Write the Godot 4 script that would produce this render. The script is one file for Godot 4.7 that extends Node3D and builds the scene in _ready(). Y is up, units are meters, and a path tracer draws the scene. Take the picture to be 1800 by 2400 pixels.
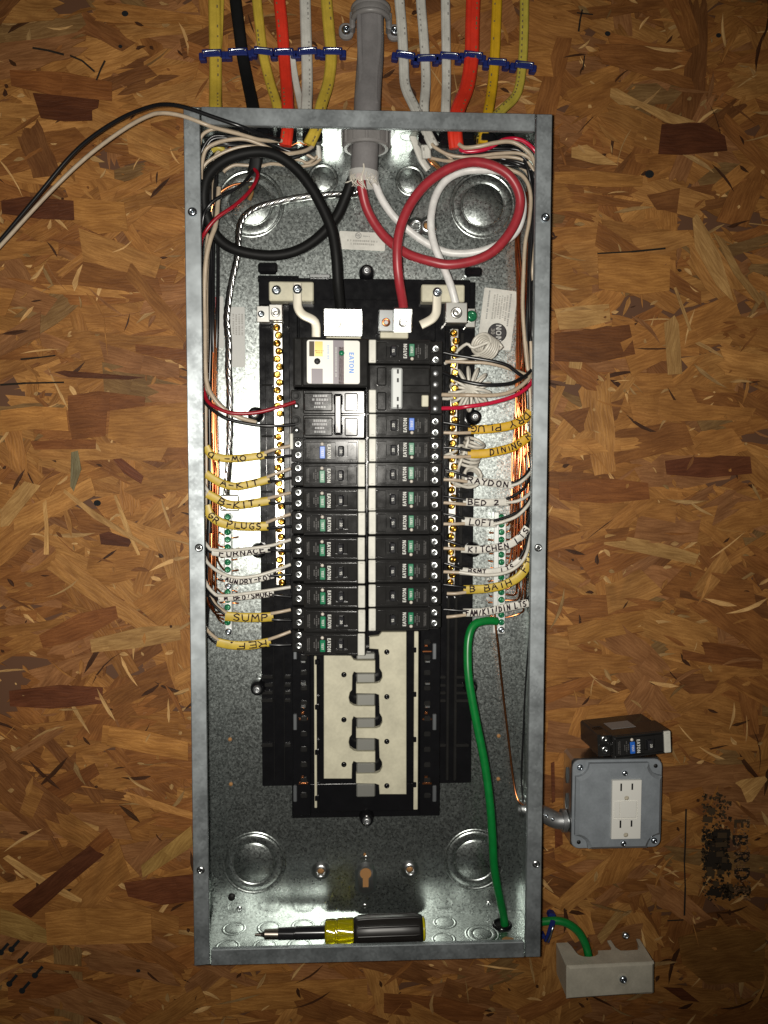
extends Node3D
# An open load centre on an oriented strand board wall, lit by a hand-held phone lamp beside the lens.
# Units are metres; the wall is the plane z = 0, the enclosure is centred on the origin and z points at the viewer.

const FOCAL := 1875.3
const EYE := Vector3(-0.021554, 0.087716, 0.8982)
const BOX_W := 0.3635
const BOX_H := 0.8695
const BOX_D := 0.088
var view := Basis(Vector3(0.998997, 0.001991, 0.044741), Vector3(0.000732, 0.998152, -0.060760), Vector3(-0.044780, 0.060731, 0.997149)).orthonormalized()
var M := {}
var rng := RandomNumberGenerator.new()


class Shape:
	var s := SurfaceTool.new()

	func _init() -> void:
		s.begin(Mesh.PRIMITIVE_TRIANGLES)
		s.set_smooth_group(-1)

	func group(k: int) -> void:
		s.set_smooth_group(k)

	func tri(a: Vector3, b: Vector3, c: Vector3, out: Vector3) -> void:
		s.add_vertex(a)
		if (b - a).cross(c - a).dot(out) > 0.0:
			s.add_vertex(c)
			s.add_vertex(b)
		else:
			s.add_vertex(b)
			s.add_vertex(c)

	func quad(a: Vector3, b: Vector3, c: Vector3, d: Vector3, out: Vector3) -> void:
		tri(a, b, c, out)
		tri(a, c, d, out)

	func box(at: Vector3, size: Vector3, bev := 0.0, turn := Basis()) -> void:
		s.set_smooth_group(-1)
		var h := size * 0.5
		bev = minf(bev, minf(h.x, minf(h.y, h.z)) * 0.95)
		for a in 3:
			var u := (a + 1) % 3
			var v := (a + 2) % 3
			for sg in [-1.0, 1.0]:
				var q := []
				for k in [[-1, -1], [1, -1], [1, 1], [-1, 1]]:
					var p := Vector3()
					p[a] = sg * h[a]
					p[u] = k[0] * (h[u] - bev)
					p[v] = k[1] * (h[v] - bev)
					q.append(at + turn * p)
				var o := Vector3()
				o[a] = sg
				quad(q[0], q[1], q[2], q[3], turn * o)
		if bev <= 0.0:
			return
		for a in 3:
			var b := (a + 1) % 3
			var c := (a + 2) % 3
			for sa in [-1.0, 1.0]:
				for sb in [-1.0, 1.0]:
					var q := []
					for k in [[0, -1], [0, 1], [1, 1], [1, -1]]:
						var p := Vector3()
						p[a] = sa * (h[a] - (bev if k[0] == 1 else 0.0))
						p[b] = sb * (h[b] - (bev if k[0] == 0 else 0.0))
						p[c] = k[1] * (h[c] - bev)
						q.append(at + turn * p)
					var o := Vector3()
					o[a] = sa
					o[b] = sb
					quad(q[0], q[1], q[2], q[3], turn * o)
		for sx in [-1.0, 1.0]:
			for sy in [-1.0, 1.0]:
				for sz in [-1.0, 1.0]:
					var g := Vector3(sx, sy, sz)
					tri(at + turn * (g * (h - Vector3(0, bev, bev))), at + turn * (g * (h - Vector3(bev, 0, bev))), at + turn * (g * (h - Vector3(bev, bev, 0))), turn * g)

	# between two corners
	func span(a: Vector3, b: Vector3, bev := 0.0) -> void:
		box((a + b) * 0.5, (b - a).abs(), bev)

	# a profile of (radius, height) turned about +z
	func lathe(profile: Array, seg: int, xf := Transform3D(), hard := false) -> void:
		for k in profile.size() - 1:
			var a: Vector2 = profile[k]
			var b: Vector2 = profile[k + 1]
			s.set_smooth_group(k + 1 if hard else 0)
			var n2 := Vector2(b.y - a.y, a.x - b.x)
			for i in seg:
				var t0 := TAU * i / seg
				var t1 := TAU * (i + 1) / seg
				var d0 := Vector3(cos(t0), sin(t0), 0)
				var d1 := Vector3(cos(t1), sin(t1), 0)
				var dm := (d0 + d1) * 0.5
				var out := xf.basis * (dm * n2.x + Vector3(0, 0, n2.y))
				var p0 := xf * (d0 * a.x + Vector3(0, 0, a.y))
				var p1 := xf * (d1 * a.x + Vector3(0, 0, a.y))
				var p2 := xf * (d1 * b.x + Vector3(0, 0, b.y))
				var p3 := xf * (d0 * b.x + Vector3(0, 0, b.y))
				if a.x < 1e-7:
					tri(p0, p2, p3, out)
				elif b.x < 1e-7:
					tri(p0, p1, p2, out)
				else:
					quad(p0, p1, p2, p3, out)
		s.set_smooth_group(-1)

	# an outline in x and y, thickened from z0 to z1
	func slab(poly: PackedVector2Array, z0: float, z1: float, bev := 0.0, xf := Transform3D(), shrink := 1.0) -> void:
		s.set_smooth_group(-1)
		var n := poly.size()
		var area := 0.0
		for i in n:
			area += poly[i].cross(poly[(i + 1) % n])
		var sg := 1.0 if area > 0.0 else -1.0
		var top := PackedVector2Array()
		for i in n:
			var e0 := (poly[i] - poly[(i + n - 1) % n]).normalized()
			var e1 := (poly[(i + 1) % n] - poly[i]).normalized()
			var m := Vector2(-(e0.y + e1.y), e0.x + e1.x) * sg
			var l := m.length()
			m = m / l if l > 1e-6 else Vector2()
			top.append(poly[i] + m * bev * shrink / maxf(0.4, l * 0.5))
		for i in n:
			var j := (i + 1) % n
			var e := poly[j] - poly[i]
			var out := xf.basis * Vector3(e.y * sg, -e.x * sg, 0)
			var zb := z1 - bev
			quad(xf * Vector3(poly[i].x, poly[i].y, z0), xf * Vector3(poly[j].x, poly[j].y, z0), xf * Vector3(poly[j].x, poly[j].y, zb), xf * Vector3(poly[i].x, poly[i].y, zb), out)
			if bev > 0.0:
				quad(xf * Vector3(poly[i].x, poly[i].y, zb), xf * Vector3(poly[j].x, poly[j].y, zb), xf * Vector3(top[j].x, top[j].y, z1), xf * Vector3(top[i].x, top[i].y, z1), out + xf.basis * Vector3(0, 0, out.length()))
		var t := Geometry2D.triangulate_polygon(top)
		for k in range(0, t.size(), 3):
			tri(xf * Vector3(top[t[k]].x, top[t[k]].y, z1), xf * Vector3(top[t[k + 1]].x, top[t[k + 1]].y, z1), xf * Vector3(top[t[k + 2]].x, top[t[k + 2]].y, z1), xf.basis * Vector3(0, 0, 1))

	# a round or flattened strand swept along a path: half width a, half thickness b; flat ones keep their broad side to the viewer
	func tube(path: PackedVector3Array, a: float, sides := 8, b := -1.0, cap := true, soft := 2.0) -> void:
		if b < 0.0:
			b = a
		var fr := frames(path, b != a)
		var rings := []
		for i in path.size():
			var ring := PackedVector3Array()
			for k in sides:
				var t := TAU * (k + 0.5) / sides
				var c := cos(t)
				var d := sin(t)
				ring.append(path[i] + fr[i][0] * (signf(c) * pow(absf(c), 2.0 / soft) * a) + fr[i][1] * (signf(d) * pow(absf(d), 2.0 / soft) * b))
			rings.append(ring)
		s.set_smooth_group(0)
		for i in path.size() - 1:
			for k in sides:
				var k2 := (k + 1) % sides
				var out: Vector3 = rings[i][k] + rings[i][k2] - path[i] * 2.0
				quad(rings[i][k], rings[i][k2], rings[i + 1][k2], rings[i + 1][k], out)
		s.set_smooth_group(-1)
		if cap:
			for e in [0, path.size() - 1]:
				var out: Vector3 = path[0] - path[1] if e == 0 else path[e] - path[e - 1]
				for k in sides:
					tri(path[e], rings[e][k], rings[e][(k + 1) % sides], out)

	static func frames(path: PackedVector3Array, facing: bool) -> Array:
		var out := []
		var last := Vector3(0, 0, 1)
		for i in path.size():
			var t := (path[mini(i + 1, path.size() - 1)] - path[maxi(i - 1, 0)]).normalized()
			var n := Vector3(0, 0, 1) if facing else last
			n = n - t * n.dot(t)
			if n.length() < 1e-3:
				n = Vector3(0, 1, 0) - t * t.y
				if n.length() < 1e-3:
					n = Vector3(1, 0, 0) - t * t.x
			n = n.normalized()
			last = n
			out.append([t.cross(n).normalized(), n, t])
		return out

	func done() -> ArrayMesh:
		s.generate_normals()
		s.index()
		return s.commit()


# ------------------------------------------------------------------ placing
# the point at height z above the wall that a place in the photograph shows
func spot(x: float, y: float, z := 0.0) -> Vector3:
	var d := view * Vector3((x - 900.0) / FOCAL, -(y - 1200.0) / FOCAL, -1.0)
	return EYE + d * ((z - EYE.z) / d.z)


func spots(list: Array, z := 0.0) -> PackedVector3Array:
	var out := PackedVector3Array()
	for q in list:
		out.append(spot(q[0], q[1], q[2] if q.size() > 2 else z))
	return out


func curve(p: PackedVector3Array, per := 6) -> PackedVector3Array:
	var out := PackedVector3Array()
	for i in p.size() - 1:
		var a := p[maxi(i - 1, 0)]
		var b := p[i]
		var c := p[i + 1]
		var d := p[mini(i + 2, p.size() - 1)]
		for k in per:
			out.append(b.cubic_interpolate(c, a, d, float(k) / per))
	out.append(p[p.size() - 1])
	return out


func obj(called: String, mesh: Mesh, m: Material, parent: Node = self, xf := Transform3D()) -> MeshInstance3D:
	var o := MeshInstance3D.new()
	o.name = called
	o.mesh = mesh
	o.material_override = m
	o.transform = xf
	parent.add_child(o, true)
	return o


func tag(o: Node3D, label: String, category: String, group := "") -> Node3D:
	o.set_meta("label", label)
	o.set_meta("category", category)
	if group:
		o.set_meta("group", group)
	return o


func thing(called: String, label: String, category: String, at := Vector3(), group := "") -> Node3D:
	var o := Node3D.new()
	o.name = called
	o.position = at
	add_child(o, true)
	return tag(o, label, category, group)


func facing(at: Vector3, towards: Vector3) -> Transform3D:
	var z := towards.normalized()
	var x := Vector3.UP.cross(z)
	x = Vector3.RIGHT if x.length() < 1e-3 else x.normalized()
	return Transform3D(Basis(x, z.cross(x), z), at)


func rounded(w: float, h: float, r: float, n := 4, c := Vector2()) -> PackedVector2Array:
	var out := PackedVector2Array()
	for k in 4:
		var o := Vector2([1, -1, -1, 1][k] * (w / 2 - r), [1, 1, -1, -1][k] * (h / 2 - r)) + c
		for i in n + 1:
			var t := PI / 2 * k + PI / 2 * i / n
			out.append(o + Vector2(cos(t), sin(t)) * r)
	return out


func words(text: String, height: float, depth := 0.0002, bold := true, squeeze := 1.0) -> Mesh:
	var f := SystemFont.new()
	f.font_names = PackedStringArray(["Droid Sans"])
	f.font_weight = 700 if bold else 400
	var t := TextMesh.new()
	t.font = f
	t.text = text
	t.font_size = 32
	t.pixel_size = height / 23.0
	t.depth = depth
	t.curve_step = 2.0
	return t


# ------------------------------------------------------------------ materials
func paint(key: String, c: Color, rough := 0.5, metal := 0.0, spec := 0.5) -> StandardMaterial3D:
	var m := StandardMaterial3D.new()
	m.resource_name = key
	m.albedo_color = c.linear_to_srgb()
	m.roughness = rough
	m.metallic = metal
	m.metallic_specular = spec
	M[key] = m
	return m


func noise(seed_: int, freq: float, kind := FastNoiseLite.TYPE_SIMPLEX_SMOOTH, octaves := 3) -> FastNoiseLite:
	var n := FastNoiseLite.new()
	n.seed = seed_
	n.frequency = freq
	n.noise_type = kind
	n.fractal_octaves = octaves
	return n


# a grey texture that tiles, mixed from coarse and fine patterns and laid between lo and hi
func speckle(size: int, list: Array, lo: float, hi: float) -> ImageTexture:
	var layers := []
	var total := 0.0
	for q in list:
		layers.append([q[0].get_seamless_image(size, size).get_data(), q[1]])
		total += q[1]
	var bytes := PackedByteArray()
	bytes.resize(size * size)
	for i in size * size:
		var v := 0.0
		for l in layers:
			v += l[0][i] * l[1]
		bytes[i] = int(clampf(255.0 * (lo + (hi - lo) * clampf((v / total / 255.0 - 0.5) * 1.7 + 0.5, 0.0, 1.0)), 0, 255))
	return ImageTexture.create_from_image(Image.create_from_data(size, size, false, Image.FORMAT_L8, bytes))


func worldly(m: StandardMaterial3D, scale: float, color: Texture2D, rough: Texture2D = null, bump: Texture2D = null, bump_cm := 0.0) -> StandardMaterial3D:
	m.uv1_triplanar = true
	m.uv1_world_triplanar = true
	m.uv1_triplanar_sharpness = 4.0
	m.uv1_scale = Vector3.ONE * scale
	m.albedo_texture = color
	if rough:
		m.roughness = 1.0
		m.roughness_texture = rough
		m.roughness_texture_channel = BaseMaterial3D.TEXTURE_CHANNEL_RED
	if bump:
		m.heightmap_enabled = true
		m.heightmap_texture = bump
		m.heightmap_scale = bump_cm
	return m


func make_materials() -> void:
	var cell := noise(3, 0.09, FastNoiseLite.TYPE_CELLULAR, 1)
	cell.cellular_return_type = FastNoiseLite.RETURN_CELL_VALUE
	var cell2 := noise(8, 0.2, FastNoiseLite.TYPE_CELLULAR, 1)
	cell2.cellular_return_type = FastNoiseLite.RETURN_CELL_VALUE
	var spangle := speckle(512, [[cell, 0.5], [cell2, 0.6], [noise(5, 0.05), 0.8]], 0.72, 0.98)
	var zinc_rough := speckle(512, [[cell, 0.35], [cell2, 0.5], [noise(6, 0.06), 0.7]], 0.25, 0.36)
	var frame_rough := speckle(512, [[cell2, 0.4], [noise(16, 0.012), 1.0]], 0.46, 0.62)
	var streaked := speckle(512, [[cell2, 0.16], [noise(17, 0.022), 0.6], [noise(18, 0.006), 0.9]], 0.74, 1.0)
	var smudge := speckle(512, [[noise(11, 0.008), 1.0], [noise(12, 0.06), 0.5]], 0.90, 1.0)
	var scuff := speckle(512, [[noise(21, 0.015), 0.6], [noise(22, 0.15), 0.5]], 0.13, 0.22)
	var fine := speckle(256, [[noise(31, 0.2), 1.0]], 0.35, 0.65)
	worldly(paint("zinc", Color(0.58, 0.63, 0.61), 0.3, 0.97), 9.0, spangle, zinc_rough)
	worldly(paint("frame_zinc", Color(0.35, 0.38, 0.395), 0.5, 0.80), 4.0, streaked, frame_rough)
	paint("bright_zinc", Color(0.62, 0.64, 0.64), 0.28, 1.0)
	paint("screw_zinc", Color(0.60, 0.66, 0.72), 0.25, 1.0)
	paint("tin", Color(0.80, 0.79, 0.74), 0.3, 1.0)
	paint("brass", Color(0.85, 0.52, 0.10), 0.24, 1.0)
	paint("copper", Color(0.80, 0.30, 0.12), 0.26, 1.0)
	paint("aluminium", Color(0.55, 0.55, 0.54), 0.22, 1.0)
	paint("green_screw", Color(0.012, 0.17, 0.07), 0.22, 0.25, 0.6)
	worldly(paint("black_plastic", Color(0.007, 0.007, 0.008), 0.35, 0.0, 0.45), 9.0, smudge, scuff)
	worldly(paint("breaker_black", Color(0.019, 0.0185, 0.018), 0.35, 0.0, 0.33), 9.0, smudge, scuff)
	paint("deep_black", Color(0.006, 0.006, 0.006), 0.6)
	worldly(paint("cream", Color(0.56, 0.53, 0.40), 0.45), 7.0, smudge)
	worldly(paint("off_white", Color(0.64, 0.63, 0.56), 0.45), 8.0, smudge)
	worldly(paint("beige", Color(0.50, 0.46, 0.37), 0.45), 8.0, smudge)
	worldly(paint("paper", Color(0.62, 0.61, 0.56), 0.5), 8.0, smudge)
	paint("old_label", Color(0.48, 0.48, 0.46), 0.3)
	paint("clear_tape", Color(0.46, 0.45, 0.40), 0.15)
	paint("ink", Color(0.02, 0.018, 0.02), 0.6)
	paint("grey_ink", Color(0.14, 0.14, 0.14), 0.6)
	paint("faint_ink", Color(0.24, 0.23, 0.21), 0.6)
	paint("marker", Color(0.018, 0.010, 0.014), 0.7, 0.0, 0.2)
	paint("white_ink", Color(0.62, 0.62, 0.58), 0.5)
	paint("blue_ink", Color(0.10, 0.28, 0.72), 0.5)
	paint("grey_print", Color(0.22, 0.19, 0.21), 0.4)
	paint("pink_print", Color(0.36, 0.25, 0.24), 0.4)
	paint("gold_foil", Color(0.82, 0.60, 0.22), 0.25, 1.0)
	paint("green_button", Color(0.004, 0.16, 0.07), 0.35)
	paint("blue_button", Color(0.02, 0.13, 0.55), 0.35)
	paint("pilot_lens", Color(0.60, 0.55, 0.48), 0.2)
	paint("grey_handle", Color(0.02, 0.02, 0.023), 0.3)
	worldly(paint("black_wire", Color(0.009, 0.009, 0.010), 0.28), 20.0, smudge)
	worldly(paint("black_cable", Color(0.007, 0.007, 0.007), 0.55, 0.0, 0.28), 20.0, smudge)
	worldly(paint("tan_wire", Color(0.46, 0.37, 0.27), 0.35), 20.0, smudge)
	worldly(paint("white_wire", Color(0.60, 0.57, 0.50), 0.38), 20.0, smudge)
	worldly(paint("white_cable", Color(0.74, 0.73, 0.71), 0.4), 20.0, smudge)
	worldly(paint("red_cable", Color(0.35, 0.028, 0.038), 0.4), 20.0, smudge)
	worldly(paint("pink_wire", Color(0.52, 0.012, 0.045), 0.25), 20.0, smudge)
	worldly(paint("red_wire", Color(0.30, 0.006, 0.016), 0.35), 20.0, smudge)
	worldly(paint("green_wire", Color(0.003, 0.17, 0.03), 0.35), 20.0, smudge)
	worldly(paint("yellow_sheath", Color(0.52, 0.37, 0.045), 0.42), 14.0, smudge)
	worldly(paint("gold_sheath", Color(0.58, 0.34, 0.012), 0.4), 14.0, smudge)
	worldly(paint("pale_yellow_sheath", Color(0.45, 0.36, 0.05), 0.45), 14.0, smudge)
	worldly(paint("red_sheath", Color(0.66, 0.035, 0.015), 0.4), 14.0, smudge)
	worldly(paint("white_sheath", Color(0.56, 0.55, 0.50), 0.42), 14.0, smudge)
	worldly(paint("sleeve_white", Color(0.62, 0.60, 0.54), 0.45), 14.0, smudge)
	worldly(paint("grey_sheath", Color(0.20, 0.19, 0.19), 0.45), 10.0, smudge)
	worldly(paint("grey_pvc", Color(0.21, 0.20, 0.195), 0.42), 10.0, smudge)
	worldly(paint("grey_enamel", Color(0.25, 0.275, 0.30), 0.33), 9.0, smudge)
	paint("receptacle_white", Color(0.76, 0.75, 0.70), 0.35)
	paint("staple_blue", Color(0.008, 0.017, 0.115), 0.4)
	paint("kraft", Color(0.32, 0.17, 0.06), 0.8)
	paint("brown_paper", Color(0.19, 0.10, 0.03), 0.8)
	var tape := paint("shrink_wrap", Color(0.85, 0.84, 0.80, 0.45), 0.12)
	tape.transparency = BaseMaterial3D.TRANSPARENCY_ALPHA
	var clear := paint("yellow_acetate", Color(0.62, 0.55, 0.01), 0.12)
	clear.refraction_enabled = true
	clear.refraction_scale = 0.05
	clear.albedo_color.a = 0.35
	var g := Image.create(512, 512, false, Image.FORMAT_RGB8)
	var n1 := noise(41, 1.0, FastNoiseLite.TYPE_SIMPLEX_SMOOTH, 2)
	var n2 := noise(42, 1.0, FastNoiseLite.TYPE_SIMPLEX_SMOOTH, 1)
	var relief := Image.create(512, 512, false, Image.FORMAT_L8)
	for y in 512:
		for x in 512:
			var wave := n2.get_noise_2d(x * 0.006, y * 0.012) * 9.0
			var v := n1.get_noise_2d(x * 0.010, (y + wave) * 0.11) * 0.5 + 0.5
			var w := n2.get_noise_2d(x * 0.035 + 70.0, y * 0.5) * 0.5 + 0.5
			var broad := n2.get_noise_2d(x * 0.008 - 30.0, y * 0.02) * 0.5 + 0.5
			var k := clampf(0.50 * v + 0.2 * w + 0.30 * broad, 0.0, 1.0)
			if w > 0.82:
				k *= 0.55
			g.set_pixel(x, y, Color(0.60 + 0.40 * k, 0.53 + 0.47 * k, 0.45 + 0.53 * k))
			relief.set_pixel(x, y, Color(k, k, k))
	var wood := paint("strand_wood", Color(1, 1, 1), 0.55, 0.0, 0.35)
	wood.vertex_color_use_as_albedo = true
	wood.albedo_texture = ImageTexture.create_from_image(g)
	wood.heightmap_enabled = true
	wood.heightmap_texture = ImageTexture.create_from_image(relief)
	wood.heightmap_scale = 0.045


# ------------------------------------------------------------------ the wall of strands
func strand_outline(l: float, w: float, kind: int) -> PackedVector2Array:
	var out := PackedVector2Array()
	if kind == 1:
		# a splinter: pointed, a little bent
		var bend := rng.randf_range(-0.10, 0.10) * l
		var peak := rng.randf_range(0.25, 0.75)
		for side in [-1.0, 1.0]:
			for i in 5:
				var f: float = i / 4.0 if side < 0 else 1.0 - i / 4.0
				var thick := pow(f / peak if f < peak else (1.0 - f) / (1.0 - peak), 0.55)
				if (i == 0 or i == 4) and side > 0:
					continue
				out.append(Vector2((f - 0.5) * l, bend * (4.0 * f * (1.0 - f) - 0.5) + side * 0.5 * w * thick * rng.randf_range(0.75, 1.1)))
		return out
	# a strand: long edges that wander, ends broken straight, slanting or in splinters
	var n := 4 if l < 0.05 else 7
	var slant := rng.randf_range(-0.35, 0.35) * w
	var slant2 := rng.randf_range(-0.35, 0.35) * w
	var taper := rng.randf_range(0.55, 1.0)
	var walk := 0.0
	for i in n:
		var f := float(i) / (n - 1)
		walk = clampf(walk + rng.randf_range(-0.07, 0.07), -0.14, 0.14)
		out.append(Vector2(lerpf(-l / 2 - slant, l / 2 + slant2 * taper, f), (-0.5 * lerpf(1.0, taper, f) + walk) * w))
	if kind == 2:
		for i in 5:
			out.append(Vector2(l / 2 + (rng.randf_range(0.0, 0.45) if i % 2 == 0 else rng.randf_range(-0.5, 0.0)) * w * 0.7, (-0.36 + 0.18 * i) * w * taper))
	walk = 0.0
	for i in n:
		var f := 1.0 - float(i) / (n - 1)
		walk = clampf(walk + rng.randf_range(-0.07, 0.07), -0.14, 0.14)
		out.append(Vector2(lerpf(-l / 2 + slant, l / 2 - slant2 * taper, f), (0.5 * lerpf(1.0, taper, f) + walk) * w))
	if kind == 2 or rng.randf() < 0.4:
		for i in 4:
			out.append(Vector2(-l / 2 + (rng.randf_range(-0.4, 0.0) if i % 2 == 0 else rng.randf_range(0.0, 0.45)) * w * 0.7, (0.34 - 0.22 * i) * w))
	return out


func add_strand(s: SurfaceTool, poly: PackedVector2Array, at: Vector3, turn: float, tone: Color, lean := Vector2()) -> void:
	tone = tone * Color(1.46, 1.50, 1.56)
	var tri := Geometry2D.triangulate_polygon(poly)
	if tri.is_empty():
		return
	var b := Basis(Vector3(0, 0, 1), turn) * Basis(Vector3(0, 1, 0), lean.x) * Basis(Vector3(1, 0, 0), lean.y)
	var uv := Vector2(rng.randf(), rng.randf())
	var n := b.z
	var tones := []
	for q in poly:
		tones.append(tone * rng.randf_range(0.84, 1.14))
	for k in range(0, tri.size(), 3):
		var ids := [tri[k], tri[k + 1], tri[k + 2]]
		var c := (poly[ids[1]] - poly[ids[0]]).cross(poly[ids[2]] - poly[ids[0]])
		if c > 0.0:
			ids = [ids[0], ids[2], ids[1]]
		for i in ids:
			s.set_normal(n)
			s.set_color(tones[i])
			s.set_uv(poly[i] / 0.15 + uv)
			s.add_vertex(at + b * Vector3(poly[i].x, poly[i].y, 0))
	var area := 0.0
	for i in poly.size():
		area += poly[i].cross(poly[(i + 1) % poly.size()])
	var sg := 1.0 if area > 0.0 else -1.0
	for i in poly.size():
		var j := (i + 1) % poly.size()
		var e := poly[j] - poly[i]
		var side := b * Vector3(e.y * sg, -e.x * sg, 0).normalized()
		var q := [at + b * Vector3(poly[i].x, poly[i].y, 0), at + b * Vector3(poly[j].x, poly[j].y, 0), at + b * Vector3(poly[j].x, poly[j].y, -0.0007), at + b * Vector3(poly[i].x, poly[i].y, -0.0007)]
		var order := [0, 1, 2, 0, 2, 3] if sg > 0.0 else [0, 2, 1, 0, 3, 2]
		for k in order:
			s.set_normal(side)
			s.set_color(tone * 0.8)
			s.set_uv(poly[i] / 0.15 + uv)
			s.add_vertex(q[k])


func strand_tone() -> Color:
	var r := rng.randf()
	var c := Color(0.25, 0.108, 0.028)
	if r < 0.36:
		c = Color(0.30, 0.138, 0.038)
	elif r < 0.50:
		c = Color(0.37, 0.185, 0.056)
	elif r < 0.72:
		c = Color(0.20, 0.078, 0.022)
	elif r < 0.79:
		c = Color(0.125, 0.048, 0.017)
	elif r < 0.92:
		c = Color(0.23, 0.105, 0.044)
	elif r < 0.95:
		c = Color(0.15, 0.095, 0.04)
	return c.lerp(Color(0.27, 0.122, 0.034), 0.22) * rng.randf_range(0.86, 1.12)


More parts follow.
